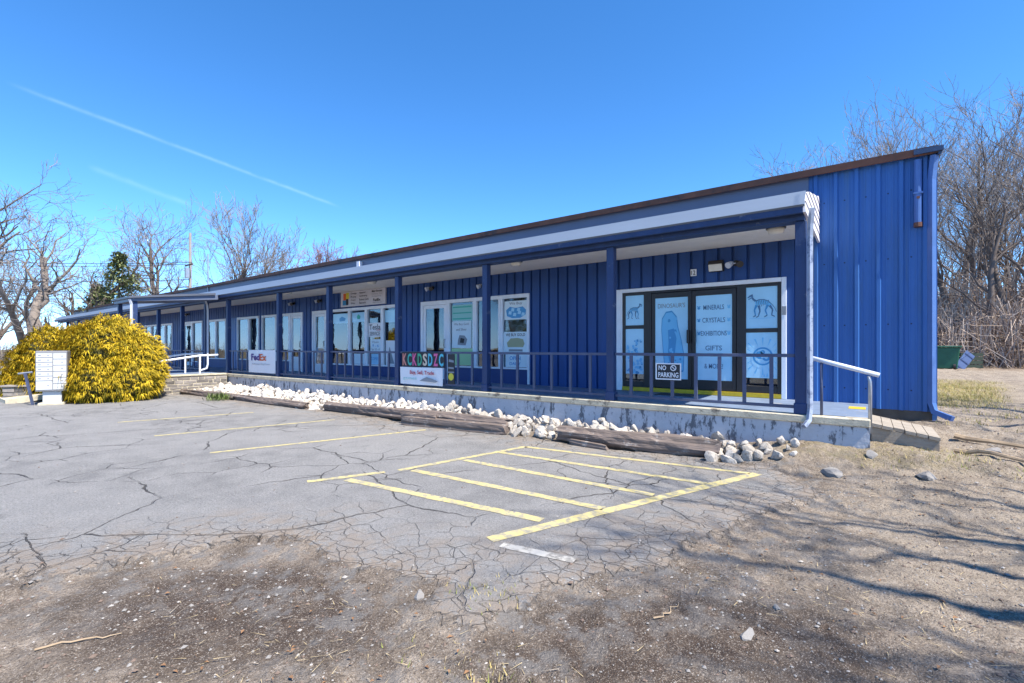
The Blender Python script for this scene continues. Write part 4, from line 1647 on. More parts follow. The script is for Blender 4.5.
# ------------------------------------------------------------------ old timbers along the rock bed
def log(name, p0, p1, r0, label, seed, square=False, group="old timbers edging the rock bed", r1=None):
    r = random.Random(seed)
    p0, p1 = Vector(p0), Vector(p1)
    L_ = (p1 - p0).length
    n = max(8, int(L_ / 0.12))
    ns = 16
    b = MB()
    r1 = r1 or r0
    offs = [r.uniform(-1, 1) for _ in range(60)]
    for i in range(n + 1):
        t_ = i / n
        rr = r0 + (r1 - r0) * t_
        for k in range(ns):
            a_ = 2 * math.pi * k / ns
            q = rr * (1 + 0.10 * math.sin(3 * a_ + 5 * t_ + offs[0]) + 0.07 * math.sin(5 * a_ - 9 * t_ + offs[1]) + r.uniform(-0.05, 0.05))
            if square:
                q = rr * 0.95 / max(abs(math.cos(a_)), abs(math.sin(a_))) * (1 + r.uniform(-0.04, 0.04))
                q = min(q, rr * 1.28)
            if k % 5 == seed % 5:
                q *= 0.80 + 0.1 * r.random()
            ex = 0
            if i in (0, n):
                ex = (r.uniform(-0.07, 0.07))
                q *= 0.9
            b.v.append((t_ * L_ + ex, q * math.cos(a_), q * math.sin(a_)))
    for i in range(n):
        for k in range(ns):
            a_, c = i * ns + k, i * ns + (k + 1) % ns
            b.f.append((a_, c, c + ns, a_ + ns))
            b.m.append(0)
    b.f.append(tuple(range(ns - 1, -1, -1)))
    b.f.append(tuple(n * ns + k for k in range(ns)))
    b.m += [0, 0]
    o = b.build(name, M_tie)
    o.location = p0
    o.rotation_euler = (p1 - p0).to_track_quat('X', 'Z').to_euler()
    return tag(o, label, "timber", group)


log("timber", (-4.25, 7.06, 0.13), (-1.72, 7.26, 0.13), 0.145, "thick weathered log at the right end of the rock bed by the hatched bay", 1)
log("split_slab", (-3.95, 6.90, 0.05), (-3.30, 6.86, 0.03), 0.05, "thin split slab lying against the left end of the thickest log", 2, True, None)
log("timber", (-11.2, 6.98, 0.10), (-5.45, 7.16, 0.14), 0.125, "long dark pole lying along the middle of the rock bed", 3)
log("timber", (-7.75, 6.62, 0.09), (-5.35, 6.95, 0.09), 0.095, "short squared timber lying in front of the long dark pole", 4, True)
log("split_slab", (-7.9, 6.70, 0.18), (-7.0, 6.78, 0.20), 0.05, "reddish splinter lying on the left end of the squared timber", 5, True, None)
log("timber", (-15.6, 6.66, 0.08), (-11.75, 6.74, 0.08), 0.10, "thin timber edging the rock bed right of the far one", 6)
log("timber", (-19.3, 6.42, 0.08), (-15.65, 6.62, 0.08), 0.10, "farthest timber edging the rock bed near the golden shrub", 7)

# ------------------------------------------------------------------ white rocks
protos = []
for s_ in range(9):
    r = random.Random(100 + s_)
    import bmesh
    bm = bmesh.new()
    bmesh.ops.create_icosphere(bm, subdivisions=2, radius=1.0)
    pl = []
    r0x = r.uniform(1.0, 1.7)
    for _ in range(11):
        dv = Vector((r.gauss(0, 1), r.gauss(0, 1), r.gauss(0, 1))).normalized()
        pl.append((dv, r.uniform(0.42, 0.78)))
    for v in bm.verts:
        for dv, dd_ in pl:
            k = v.co.dot(dv)
            if k > dd_:
                v.co -= dv * (k - dd_)
        v.co *= 1 + r.uniform(-0.04, 0.04)
        v.co.x *= r0x
        v.co.z *= 0.85
    m_ = bpy.data.meshes.new("rock")
    bm.to_mesh(m_)
    bm.free()
    m_.materials.append(M_rock)
    protos.append(m_)
rk = []
r = random.Random(55)
x = -19.3
while x < -0.75:
    right = x > -1.75
    y0 = 6.72 if x < -11.5 else (7.12 if x < -5.2 else 7.2)
    y1 = 7.86
    if right:
        y0, y1 = 6.95 + (x + 1.75) * 0.4, 7.75
    step = 0.145
    y = y0 + r.uniform(0, 0.1)
    while y < y1:
        if right and r.random() < 0.12 + 0.25 * (x + 1.75):
            y += step
            continue
        sz = r.choice((r.uniform(0.04, 0.08), r.uniform(0.06, 0.13), r.uniform(0.085, 0.13)))
        if right:
            sz = min(sz, 0.105) * (1.1 if r.random() < 0.2 else 1.0)
        rise = 0.19 * sstep(y0, 7.85, y) if not right else 0.05
        zz = float(height(x, y)) + rise * 0.42 + sz * 0.2
        rk.append((x + r.uniform(-.05, .05), min(y + r.uniform(-.04, .04), 7.84), zz, sz))
        if r.random() < 0.25:
            rk.append((x + r.uniform(-.08, .08), min(y + r.uniform(-.06, .06), 7.82), zz + sz * 0.9, sz * 0.8))
        y += step * r.uniform(0.85, 1.2)
    x += step * r.uniform(0.85, 1.15)
for _ in range(16):                                   # a few stragglers in front of the gap between logs
    x = r.uniform(-5.3, -4.3)
    y = r.uniform(6.9, 7.2)
    rk.append((x, y, 0.05, r.uniform(0.05, 0.11)))
rk.sort(key=lambda q: q[0] ** 2 + q[1] ** 2)
rest = MB()
for i, (x, y, z, sz) in enumerate(rk):
    rot = (r.uniform(0, 6.28), r.uniform(0, 6.28), r.uniform(0, 6.28))
    pm = protos[i % len(protos)]
    if i < 300:
        o = bpy.data.objects.new("white_rock", pm)
        COL.objects.link(o)
        o.location = (x, y, z)
        o.rotation_euler = rot
        o.scale = (sz, sz, sz)
        tag(o, "rough white rock lying in the rock bed between the old timbers and the porch foundation", "rock", "white rocks in the bed along the porch")
    else:
        from mathutils import Euler
        MM = Matrix.Translation((x, y, z)) @ Euler(rot).to_matrix().to_4x4() @ Matrix.Scale(sz, 4)
        rest.add([MM @ v.co for v in pm.vertices], [tuple(p.vertices) for p in pm.polygons])
o = rest.build("white_rock_bed", M_rock)
tag(o, "mass of white rocks along the far part of the porch foundation", "rocks", "white rocks in the bed along the porch", "stuff")

# ------------------------------------------------------------------ gravel, stones, twigs on the ground
gm = MB()
r = random.Random(77)
oct_v = [(1, 0, 0), (-1, 0, 0), (0, 1, 0), (0, -1, 0), (0, 0, 1), (0, 0, -1)]
oct_f = [(0, 2, 4), (2, 1, 4), (1, 3, 4), (3, 0, 4), (2, 0, 5), (1, 2, 5), (3, 1, 5), (0, 3, 5)]
cand = []
for _ in range(16000):
    px, py = r.uniform(-20, 1045), 348 + 1.6 * 475 / r.uniform(1.9, 9.5)
    rr_ = (px - 512) / 475.0
    tt = 1.6 * 475 / (py - 348)
    cand.append((tt * (-math.cos(A) + rr_ * math.sin(A)), tt * (math.sin(A) + rr_ * math.cos(A))))
cx_ = np.array([c[0] for c in cand])
cy_ = np.array([c[1] for c in cand])
ch_, cs_ = height(cx_, cy_, True)
cl_ = fbm(cx_ * 0.9 + 3, cy_ * 0.9, 3)
for i in range(len(cand)):
    if cy_[i] > 7.0 and cx_[i] < 0.1:
        continue
    pr = 0.85 if cs_[i] < 0 else (0.5 if cs_[i] < 0.35 else 0.06)
    pr *= 0.35 + 2.0 * max(0, cl_[i] + 0.2)
    if r.random() > pr:
        continue
    sz = r.choice((0.004, 0.004, 0.006, 0.006, 0.006, 0.007, 0.008, 0.009, 0.013)) * r.uniform(0.7, 1.4)
    gm.cur = r.choice((0, 0, 0, 1, 2, 2, 2))
    a_ = r.uniform(0, 6.28)
    ca, sa = math.cos(a_), math.sin(a_)
    jx, jy, jz = r.uniform(0.7, 1.5), r.uniform(0.7, 1.2), r.uniform(0.5, 0.9)
    gm.add([(cx_[i] + sz * (v[0] * jx * ca - v[1] * jy * sa), cy_[i] + sz * (v[0] * jx * sa + v[1] * jy * ca), ch_[i] + sz * (v[2] * jz + 0.2)) for v in oct_v], oct_f)
o = gm.build("gravel", [mat("grey_gravel", (0.24, 0.225, 0.21), 0.9), mat("pale_gravel", (0.36, 0.33, 0.30), 0.9), mat("brown_gravel", (0.16, 0.115, 0.09), 0.9)])
tag(o, "loose gravel scattered over the bare dirt and worn asphalt edge", "gravel", None, "stuff")

M_gstone = mat("grey_field_stone", (0.25, 0.235, 0.22), 0.9, 0, 0.2, 8, bump=0.4, bscale=30)
for (x, y, sz, lab) in ((-0.55, 2.95, 0.050, "fist-sized grey stone on the bare brown dirt in the right foreground"), (-2.35, 2.12, 0.045, "flat grey chunk of broken asphalt at the broken pavement edge"),
                        (-0.45, 3.35, 0.028, "small pale stone on the dirt behind the fist-sized grey one"), (0.55, 7.2, 0.13, "large tan stone half buried in the mound below the plank ramp"),
                        (-0.35, 7.05, 0.12, "pale stone at the right end of the rock bed, on the dirt"), (0.05, 7.7, 0.09, "grey stone by the bottom of the handrail post"),
                        (1.25, 8.3, 0.10, "brown stone on the slope right of the plank ramp")):
    o = bpy.data.objects.new("stone", protos[int(abs(x * 10)) % 9].copy())
    o.data.materials.clear()
    o.data.materials.append(M_gstone)
    COL.objects.link(o)
    o.location = (x, y, float(height(x, y)) + sz * 0.05)
    o.rotation_euler = (0.4, 0.2, x * 3)
    o.scale = (sz, sz, sz * 0.8)
    tag(o, lab, "stone")
M_stick = mat("dry_stick", (0.34, 0.25, 0.16), 0.9, 0, 0.3, 6)
sticks = [((-2.0, 0.95), (-1.2, 1.75), 0.008, "long pale dry stick at the bottom edge of the foreground dirt"), ((-1.35, 1.75), (-1.0, 2.0), 0.006, "short bent twig in the foreground dirt"),
          ((-1.0, 2.75), (-0.95, 3.0), 0.006, "thin dark twig on the dirt near the grey stone"), ((-3.55, 0.5), (-3.4, 0.85), 0.007, "pale twig in the left foreground dirt"),
          ((0.9, 8.2), (1.7, 7.6), 0.03, "weathered grey branch lying on the slope below the plank ramp"), ((0.95, 8.9), (1.9, 8.6), 0.04, "weathered board-like limb right of the plank ramp")]
for (a_, c, rad, lab) in sticks:
    rs = random.Random(int(a_[0] * 100))
    pts = []
    for i in range(9):
        t_ = i / 8
        x, y = a_[0] + (c[0] - a_[0]) * t_ + rs.uniform(-.02, .02), a_[1] + (c[1] - a_[1]) * t_ + rs.uniform(-.02, .02)
        pts.append((x, y, float(height(x, y)) + rad * 1.3 + rs.uniform(0, 0.006)))
    b = MB()
    b.tube(pts, [rad * (1 - 0.6 * i / 8) for i in range(9)], 6)
    tag(b.build("stick", M_stick), lab, "stick")
# dry grass and straw tufts
gm = MB()
r = random.Random(88)


def tuft(x, y, n, h, spread):
    z = float(height(x, y))
    for _ in range(n):
        a_ = r.uniform(0, 6.28)
        ox, oy = r.gauss(0, spread), r.gauss(0, spread)
        hh = h * r.uniform(0.4, 1.1)
        ln = r.uniform(0.3, 1.3) * hh
        w_ = 0.004
        bx, by = x + ox, y + oy
        tx, ty = bx + ln * math.cos(a_), by + ln * math.sin(a_)
        gm.cur = r.choice((0, 0, 1))
        gm.add([(bx - w_ * math.sin(a_), by + w_ * math.cos(a_), z - 0.01), (bx + w_ * math.sin(a_), by - w_ * math.cos(a_), z - 0.01), (tx, ty, z + hh)], [(0, 1, 2)])


for _ in range(260):
    ty_ = r.uniform(12.6, 21.5)
    tuft(r.uniform(0.9, 2.2 + (ty_ - 14) * 0.17), ty_, 20, 0.10, 0.12)
for _ in range(30):
    tuft(r.uniform(-0.8, 2.2), r.uniform(7.45, 8.0), 14, 0.06, 0.08)
for _ in range(60):
    tuft(r.uniform(0.9, 2.6), r.uniform(9.6, 13), 14, 0.08, 0.1)
for _ in range(26):
    tuft(r.gauss(-1.35, 0.25), r.gauss(1.75, 0.12), 16, 0.03, 0.09)
for _ in range(10):
    tuft(r.gauss(-2.0, 0.15), r.gauss(2.35, 0.1), 14, 0.03, 0.06)
o = gm.build("dry_grass", [mat("straw_grass", (0.42, 0.33, 0.13), 0.9), mat("green_grass", (0.20, 0.22, 0.05), 0.9)])
tag(o, "thin straw coloured grass beside the dirt track and ramp", "grass", None, "stuff")

# straw and leaf scraps lying on the bare ground
sm = MB()
r = random.Random(99)
n_s = 0
while n_s < 5200:
    px, tt = r.uniform(150, 1060), r.uniform(2.2, 10.0)
    rr_ = (px - 512) / 475.0
    x, y = tt * (-math.cos(A) + rr_ * math.sin(A)), tt * (math.sin(A) + rr_ * math.cos(A))
    if (y > 7.2 and x < 0.1) or y > 12:
        n_s += 1
        continue
    n_s += 1
    hh, ss = height(x, y, True)
    dens = float(fbm(np.array(x * 1.1 + 7), np.array(y * 1.1), 3)) + (0.18 if (x > 0 and y > 5) else 0.0)
    if float(ss) > 0.1 or r.random() > 0.30 + 2.2 * dens:
        continue
    a_ = r.uniform(0, 6.28)
    z = float(hh) + r.uniform(0.004, 0.02)
    sm.cur = r.choice((0, 0, 1))
    if r.random() < 0.75:
        ln, w_ = r.uniform(0.02, 0.11), r.uniform(0.0012, 0.0028)
        dx, dy = math.cos(a_), math.sin(a_)
        sm.add([(x - dy * w_, y + dx * w_, z), (x + dy * w_, y - dx * w_, z), (x + dx * ln, y + dy * ln, z + r.uniform(-.004, .015))], [(0, 1, 2)])
    else:
        s_ = r.uniform(0.008, 0.02)
        sm.cur = 2
        dx, dy = math.cos(a_) * s_, math.sin(a_) * s_
        sm.add([(x - dx, y - dy, z), (x + dy * .5, y - dx * .5, z + .006), (x + dx, y + dy, z + .002), (x - dy * .5, y + dx * .5, z + .01)], [(0, 1, 2, 3)])
o = sm.build("straw_litter", [mat("dry_straw", (0.46, 0.36, 0.20), 0.9), mat("grey_straw", (0.32, 0.27, 0.21), 0.9), mat("brown_leaf", (0.22, 0.12, 0.06), 0.9)])
tag(o, "straw and dead leaf scraps scattered over the dirt", "litter", None, "stuff")

# ------------------------------------------------------------------ golden shrubs
def golden_mat():
    m = bpy.data.materials.new("golden_cypress_foliage")
    m.use_nodes = True
    n = m.node_tree.nodes
    L = m.node_tree.links.new
    g = n.new("ShaderNodeNewGeometry")
    rp = n.new("ShaderNodeValToRGB")
    rp.color_ramp.elements[0].color = (0.10, 0.088, 0.010, 1)
    rp.color_ramp.elements[1].color = (0.66, 0.45, 0.025, 1)
    e = rp.color_ramp.elements.new(0.4)
    e.color = (0.40, 0.285, 0.013, 1)
    L(g.outputs['Random Per Island'], rp.inputs[0])
    L(rp.outputs[0], P(m).inputs['Base Color'])
    P(m).inputs['Roughness'].default_value = 0.7
    P(m).inputs['Specular IOR Level'].default_value = 0.2
    return m


M_gold = golden_mat()
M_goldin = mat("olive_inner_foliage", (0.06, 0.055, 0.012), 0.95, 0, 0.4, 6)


def shrub(name, c, lobes, label, seed, dens=900):
    """billowing conifer: overlapping lobes (dx, dy, z, radius, height) dressed with hanging thread sprays"""
    r = random.Random(seed)
    t = thing(name, (c[0], c[1], 0), label, "shrub")
    core, b = MB(), MB()

    def bump(p):
        return 0.26 * float(fbm(np.array(p.x * 2.6 + p.z * 1.7), np.array(p.y * 2.6 - p.z * 2.1), 3))
    for (dx, dy, zc, rad, hh) in lobes:
        ctr = Vector((c[0] + dx, c[1] + dy, zc))

        def pt(dv, k=1.0):
            p_ = ctr + Vector((dv.x * rad, dv.y * rad, dv.z * hh))
            return ctr + (p_ - ctr) * (k * (1 + bump(p_)))
        nu, nv = 18, 10
        o = len(core.v)
        for j in range(nv + 1):
            th = math.pi * j / nv
            for i in range(nu):
                p_ = 2 * math.pi * i / nu
                q = pt(Vector((math.sin(th) * math.cos(p_), math.sin(th) * math.sin(p_), math.cos(th))), 0.80)
                q.z = max(q.z, -0.02)
                core.v.append(tuple(q))
        for j in range(nv):
            for i in range(nu):
                a_, c_ = o + j * nu + i, o + j * nu + (i + 1) % nu
                core.f.append((a_, a_ + nu, c_ + nu, c_))
                core.m.append(0)
        for _ in range(int(dens * rad * (rad + hh))):
            dv = Vector((r.gauss(0, 1), r.gauss(0, 1), r.gauss(0.2, 1))).normalized()
            base = pt(dv, r.uniform(0.74, 1.0))
            if base.z < 0.04:
                continue
            inside = False
            for (dx2, dy2, zc2, rad2, hh2) in lobes:
                e = base - Vector((c[0] + dx2, c[1] + dy2, zc2))
                if (e.x / rad2) ** 2 + (e.y / rad2) ** 2 + (e.z / hh2) ** 2 < 0.5:
                    inside = True
            if inside:
                continue
            out = Vector((dv.x, dv.y, dv.z * 0.5 + r.uniform(-0.1, 0.45))).normalized()
            sd_ = out.cross(Vector((r.gauss(0, .25), r.gauss(0, .25), 1))).normalized()
            ln = r.uniform(0.10, 0.27)
            vs, fs = [], []
            for k in range(8):
                fan = r.uniform(-0.9, 0.9)
                d0 = (out * math.cos(fan) + sd_ * math.sin(fan) + Vector((0, 0, r.uniform(-.25, .35)))).normalized()
                l2 = ln * r.uniform(0.5, 1.15)
                m_ = base + d0 * l2 * 0.55 + Vector((0, 0, 0.015))
                e_ = base + d0 * l2 + Vector((0, 0, -l2 * r.uniform(0.1, 0.75)))
                wv = d0.cross(Vector((r.gauss(0, .3), r.gauss(0, .3), 1))).normalized() * r.uniform(0.006, 0.013)
                i0 = len(vs)
                vs += [base, m_ + wv, m_ - wv + Vector((0, 0, 0.01)), e_]
                fs += [(0, i0 + 1, i0 + 2), (i0 + 1, i0 + 3, i0 + 2)]
            b.add(vs, fs)
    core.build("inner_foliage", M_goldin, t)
    b.build("foliage", M_gold, t)
    return t


# unit vectors of the row the shrubs stand in (along the lot, and away from it)
RX, RY = (math.sin(A), math.cos(A)), (-math.cos(A), math.sin(A))


def row(u, v, z, rad, hh):
    return (RX[0] * u + RY[0] * v, RX[1] * u + RY[1] * v, z * 1.08, rad, hh * 1.07)


shrub("golden_shrub", (-19.0, 4.45), [row(-0.15, 0, 1.25, 1.1, 1.15), row(-0.75, -0.1, 1.3, 0.75, 0.9), row(0.55, 0.1, 0.9, 0.9, 1.1), row(0.75, -0.3, 0.55, 0.8, 0.75),
                                      row(-0.5, -0.5, 0.6, 0.9, 0.8), row(0.2, -0.6, 0.5, 0.9, 0.75), row(-1.0, 0.1, 0.6, 0.6, 0.8)],
      "broad billowing golden conifer shrub beside the landing, the taller of the two", 11)
shrub("golden_shrub", (-21.35, 3.45), [row(0.0, 0.1, 1.1, 0.95, 1.0), row(0.55, 0.2, 1.2, 0.7, 0.85), row(-0.55, 0.0, 0.8, 0.75, 0.85), row(-0.65, -0.2, 0.4, 0.65, 0.6), row(0.3, -0.4, 0.5, 0.8, 0.7)],
      "lower golden conifer shrub behind the white mailbox cabinet", 12)
r = random.Random(91)
b = MB()
for _ in range(160):
    a_ = r.uniform(0, 6.28)
    x, y = -15.9 + r.gauss(0, 0.16), 6.25 + r.gauss(0, 0.16)
    ln = r.uniform(0.1, 0.3)
    d0 = Vector((math.cos(a_) * 0.5, math.sin(a_) * 0.5, 1)).normalized()
    w_ = Vector((-math.sin(a_), math.cos(a_), 0)) * 0.015
    p_ = Vector((x, y, 0))
    b.add([p_, p_ + d0 * ln * 0.6 + w_, p_ + d0 * ln, p_ + d0 * ln * 0.6 - w_], [(0, 1, 2, 3)])
tag(b.build("small_plant", mat("green_leaf", (0.10, 0.14, 0.03), 0.7, island=0.4)), "small green plant at the end of the farthest timber beside the golden shrub", "plant")

# ------------------------------------------------------------------ mailbox cabinet
ang = math.atan2(math.cos(A), math.sin(A)) + R(33)       # its front turned to the lot
t = thing("mailbox_cabinet", (-18.62, 3.02, 0), "white cluster mailbox cabinet standing in front of the golden shrubs", "mailbox", None, ang)
M_mail = mat("off_white_enamel", (0.52, 0.53, 0.54), 0.4, 0, 0.05, 3)
b = MB()
b.box(-0.33, 0.33, -0.22, 0.22, 0.38, 1.52)
b.build("cabinet", flat("grey_cabinet_seams", (0.22, 0.22, 0.23)), t, local=True, bevel=0.012)
b = MB()
b.box(-0.20, 0.20, -0.14, 0.14, 0.05, 0.378)
b.build("pedestal", M_mail, t, local=True, bevel=0.01)
b = MB()
b.box(-0.28, 0.28, -0.27, 0.27, -0.02, 0.06)
b.build("concrete_pad", M_conc, t, local=True, bevel=0.02)
for cidx, (x0, x1, n_) in enumerate(((-0.31, 0.02, 8), (0.04, 0.31, 6))):
    for k in range(n_):
        z0 = 0.42 + 1.04 * k / n_
        if cidx == 0 and k < 2:
            if k == 1:
                continue
            z1 = 0.42 + 1.04 * 2 / n_
        else:
            z1 = 0.42 + 1.04 * (k + 1) / n_
        b = MB()
        b.box(x0, x1, -0.232, -0.2215, z0 + 0.008, z1 - 0.008)
        b.cur = 1
        b.box(x1 - 0.10, x1 - 0.07, -0.238, -0.2325, (z0 + z1) / 2 - 0.012, (z0 + z1) / 2 + 0.012)
        if cidx == 0 and k > 1:
            b.box(x0 + 0.04, x0 + 0.10, -0.236, -0.2325, (z0 + z1) / 2 - 0.012, (z0 + z1) / 2 + 0.012)
        b.build("mail_door", [M_mail, M_grey], t, local=True)
t = thing("leaning_post", (-19.15, 2.35, 0), "thin blue grey leaning post with a short top arm left of the mailbox cabinet", "post")
b = MB()
b.tube([(-18.75, 2.62, 0.0), (-18.88, 2.48, 0.90)], 0.035, 4)
b.build("post", M_rail, t)
b = MB()
b.tube([(-19.0, 2.36, 0.88), (-18.80, 2.62, 0.92)], 0.025, 4)
b.build("arm", M_galv, t)


# ------------------------------------------------------------------ trees
def grow(seed, h, r0, spread=0.9, lev=4, kids=(9, 6, 5, 4), stems=1, min_r=0.013, lean=0.0, droop=0.0, gnarl=0.25, low=0.3, up=0.25):
    r = random.Random(seed)
    tr, tw = MB(), MB()

    def branch(p, d, ln, rad, level):
        n = 7 if level == 0 else (5 if level < 3 else 3)
        pts, rads, dirs = [p.copy()], [rad], [d.copy()]
        q = p.copy()
        dd_ = d.copy()
        for i in range(n):
            dd_ = (dd_ + Vector((r.gauss(0, 1), r.gauss(0, 1), r.gauss(0, 0.6))) * gnarl * (0.5 if level == 0 else 0.9) + Vector((0, 0, up * 0.35 - droop * level * 0.12))).normalized()
            q = q + dd_ * ln / n
            pts.append(q.copy())
            dirs.append(dd_.copy())
            rads.append(max(min_r * 0.7, rad * (1 - 0.72 * (i + 1) / n)))
        big = level < 3
        (tr if big else tw).tube(pts, rads, (7, 5, 4, 3, 3)[min(level, 4)], cap=False)
        if level >= lev:
            return
        nk = kids[level]
        for k in range(nk):
            t_ = (low if level == 0 else 0.22) + (1 - (low if level == 0 else 0.22)) * (k + r.random()) / nk
            t_ = min(t_, 0.98)
            f = t_ * n
            i = min(int(f), n - 1)
            bp = pts[i].lerp(pts[i + 1], f - i)
            az = r.uniform(0, 6.28)
            side = dirs[i].cross(Vector((math.cos(az), math.sin(az), 0.3)))
            if side.length < 0.05:
                continue
            side.normalize()
            ang_ = spread * r.uniform(0.55, 1.1)
            nd = (dirs[i] * math.cos(ang_) + side * math.sin(ang_)).normalized()
            br = max(min_r, (rads[i] * (1 - (f - i)) + rads[i + 1] * (f - i)) * r.uniform(0.45, 0.72))
            bl = ln * r.uniform(0.42, 0.66) * (1.15 - 0.5 * t_ if level == 0 else 1.0)
            branch(bp, nd, bl, br, level + 1)
    for s_ in range(stems):
        a_ = r.uniform(0, 6.28)
        d0 = Vector((math.cos(a_) * (0.18 if stems > 1 else lean), math.sin(a_) * (0.18 if stems > 1 else lean), 1)).normalized()
        branch(Vector((0.25 * s_ * math.cos(a_), 0.25 * s_ * math.sin(a_), -0.2)), d0, h * (0.74 if s_ == 0 else r.uniform(0.5, 0.68)), r0 * (1 if s_ == 0 else 0.7), 0)
    return tr, tw


def tree(seed, h, r0, label, cat="tree", group=None, bark=None, twig=None, name="bare_tree", **kw):
    tr, tw = grow(seed, h, r0, **kw)
    t = thing(name, (0, 0, 0), label, cat, group)
    tr.build("trunk", bark or M_bark, t, smooth=True)
    tw.build("crown", twig or M_twig, t)
    return t


def put(t, x, y, s=1.0, rz=0.0, zoff=0.0):
    t.location = (x, y, float(height(x, y)) + zoff)
    t.scale = (s, s, s)
    t.rotation_euler = (0, 0, rz)


# left, standing beyond the far end of the building
tL1 = tree(21, 17, 0.50, "tall dark trunked bare tree at the far left edge, leftmost of the big trees", spread=0.8, gnarl=0.32, lean=0.1, low=0.35, min_r=0.016, kids=(7, 5, 4, 4))
put(tL1, -57.5, 5.2, 1.0, 0.4)
tL2 = tree(22, 15, 0.55, "twisted bare tree with pale heavy limbs right of the leftmost tree", spread=0.85, gnarl=0.36, low=0.25, min_r=0.018, stems=2, bark=mat("pale_bark", (0.21, 0.175, 0.15), 0.95, 0, 0.4, 2, bump=0.6, bscale=8), kids=(6, 5, 4, 4))  # this tree has a paler bark colour than its neighbours
put(tL2, -57.5, 8.2, 0.98, 2.0)
tL3 = tree(23, 13, 0.40, "bare tree with pale forking trunks just left of the green evergreen", spread=0.7, gnarl=0.3, low=0.3, min_r=0.018, stems=2, kids=(6, 5, 4, 4))
put(tL3, -56.8, 10.2, 1.02, 1.0)
tL4 = tree(24, 16, 0.42, "wide spreading bare tree above the left end of the roof, right of the evergreen", spread=0.95, gnarl=0.26, low=0.32, min_r=0.016, kids=(8, 6, 5, 4))
put(tL4, -59.0, 18.2, 1.02, 0.2)
tL5 = tree(25, 15.5, 0.36, "slender bare tree rising over the roof, left one of the close pair", spread=0.6, gnarl=0.2, low=0.3, min_r=0.018, kids=(9, 7, 5, 4))
put(tL5, -54.5, 21.0, 1.0, 0.9)
tL6 = tree(26, 14.5, 0.34, "fan shaped bare tree rising over the roof, right one of the close pair", spread=0.62, gnarl=0.2, low=0.22, min_r=0.018, stems=2, kids=(8, 6, 5, 4))
put(tL6, -52.0, 24.2, 1.0, 0.3)
tL7 = tree(27, 12.5, 0.26, "reddish budding tree whose top just shows over the middle of the roof", spread=0.7, gnarl=0.24, low=0.3, min_r=0.018, twig=M_twigred, kids=(9, 7, 5, 4))
put(tL7, -44.5, 28.5, 0.98, 0.3)
for i, (x, y, s_) in enumerate(((-85, 12, 1.0), (-92, 6, 1.1), (-80, 20, 0.9), (-98, 18, 1.0), (-76, 3, 0.8), (-110, 10, 1.2), (-70, 26, 0.8), (-62, 30, 0.75), (-104, 28, 1.1), (-88, -1, 0.9))):
    c = copy_tree((tL1, tL5, tL3)[i % 3])
    put(c, x, y, s_ * 0.85, i * 1.7)
    tag(c, "distant bare tree in the grey woods beyond the far left end of the building", "tree", "distant bare trees at the left")

# evergreen
M_ever = mat("dull_green_needles", (0.17, 0.19, 0.075), 0.85, 0, 0.3, 2, island=0.5)


def evergreen(x, y, h, wd, label, seed):
    r = random.Random(seed)
    t = thing("evergreen_tree", (x, y, 0), label, "tree")
    b = MB()
    b.tube([(x, y, -0.2), (x, y, h * 0.9)], [0.2, 0.04], 6)
    b.build("trunk", M_bark, t)
    b = MB()
    for _ in range(230):
        zt = r.uniform(0.1, 1.0)
        a_ = r.uniform(0, 6.28)
        rr_ = wd * (1 - zt ** 1.6) * r.uniform(0.5, 1.15) + 0.15
        bp = Vector((x, y, h * zt))
        ep = bp + Vector((math.cos(a_) * rr_, math.sin(a_) * rr_, 0.25 * rr_ * r.uniform(-0.6, 0.9)))
        for k in range(26):
            u = r.uniform(0.25, 1.05)
            q = bp.lerp(ep, u) + Vector((r.gauss(0, .14), r.gauss(0, .14), r.gauss(0, .11)))
            d0 = Vector((r.gauss(0, 1), r.gauss(0, 1), r.gauss(0, 0.5))).normalized()
            s_ = d0.cross(Vector((0, 0, 1))).normalized() * r.uniform(0.05, 0.10)
            b.add([q - s_ * 0.4, q + d0 * 0.16 + s_, q + d0 * 0.34, q + d0 * 0.18 - s_], [(0, 1, 2, 3)])
    b.build("crown", M_ever, t)
    return t


evergreen(-50.8, 12.3, 9.6, 3.6, "dull green evergreen behind the far left end of the roof", 31)
evergreen(-55.5, 12.0, 7.2, 3.2, "lower olive evergreen just left of the taller green one", 32)

# utility pole and wires
t = thing("utility_pole", (-50.0, 17.3, 0), "thin pale utility pole behind the left part of the roof", "utility pole")
b = MB()
b.tube([(-50, 17.3, -0.2), (-50, 17.3, 12.2)], [0.16, 0.11], 8)
b.build("pole", mat("pale_pole_wood", (0.34, 0.30, 0.27), 0.9, 0, 0.2, 3), t)
b = MB()
b.box(-50.9, -49.1, 17.16, 17.24, 9.2, 9.32)
b.build("crossarm", M_bark, t)
b = MB()
b.tube([(-49.75, 17.0, 8.0), (-49.75, 17.0, 8.9)], 0.22, 10)
b.build("transformer", M_galv, t)
t = thing("power_lines", (-50, 17.3, 9.3), "sagging dark power lines running left from the utility pole", "wires")
for (dx, z0, zend) in ((-0.8, 9.4, 9.6), (0.8, 9.4, 9.9), (0.0, 7.9, 8.3), (0.0, 7.2, 7.1), (0.1, 6.6, 6.2)):
    b = MB()
    pts = []
    for i in range(15):
        u = i / 14
        pts.append((-50 + dx - 24 * u, 17.2 - 26 * u, z0 + (zend - z0) * u - 0.7 * 4 * u * (1 - u)))
    b.tube(pts, 0.022, 4)
    b.build("wire", M_black, t)

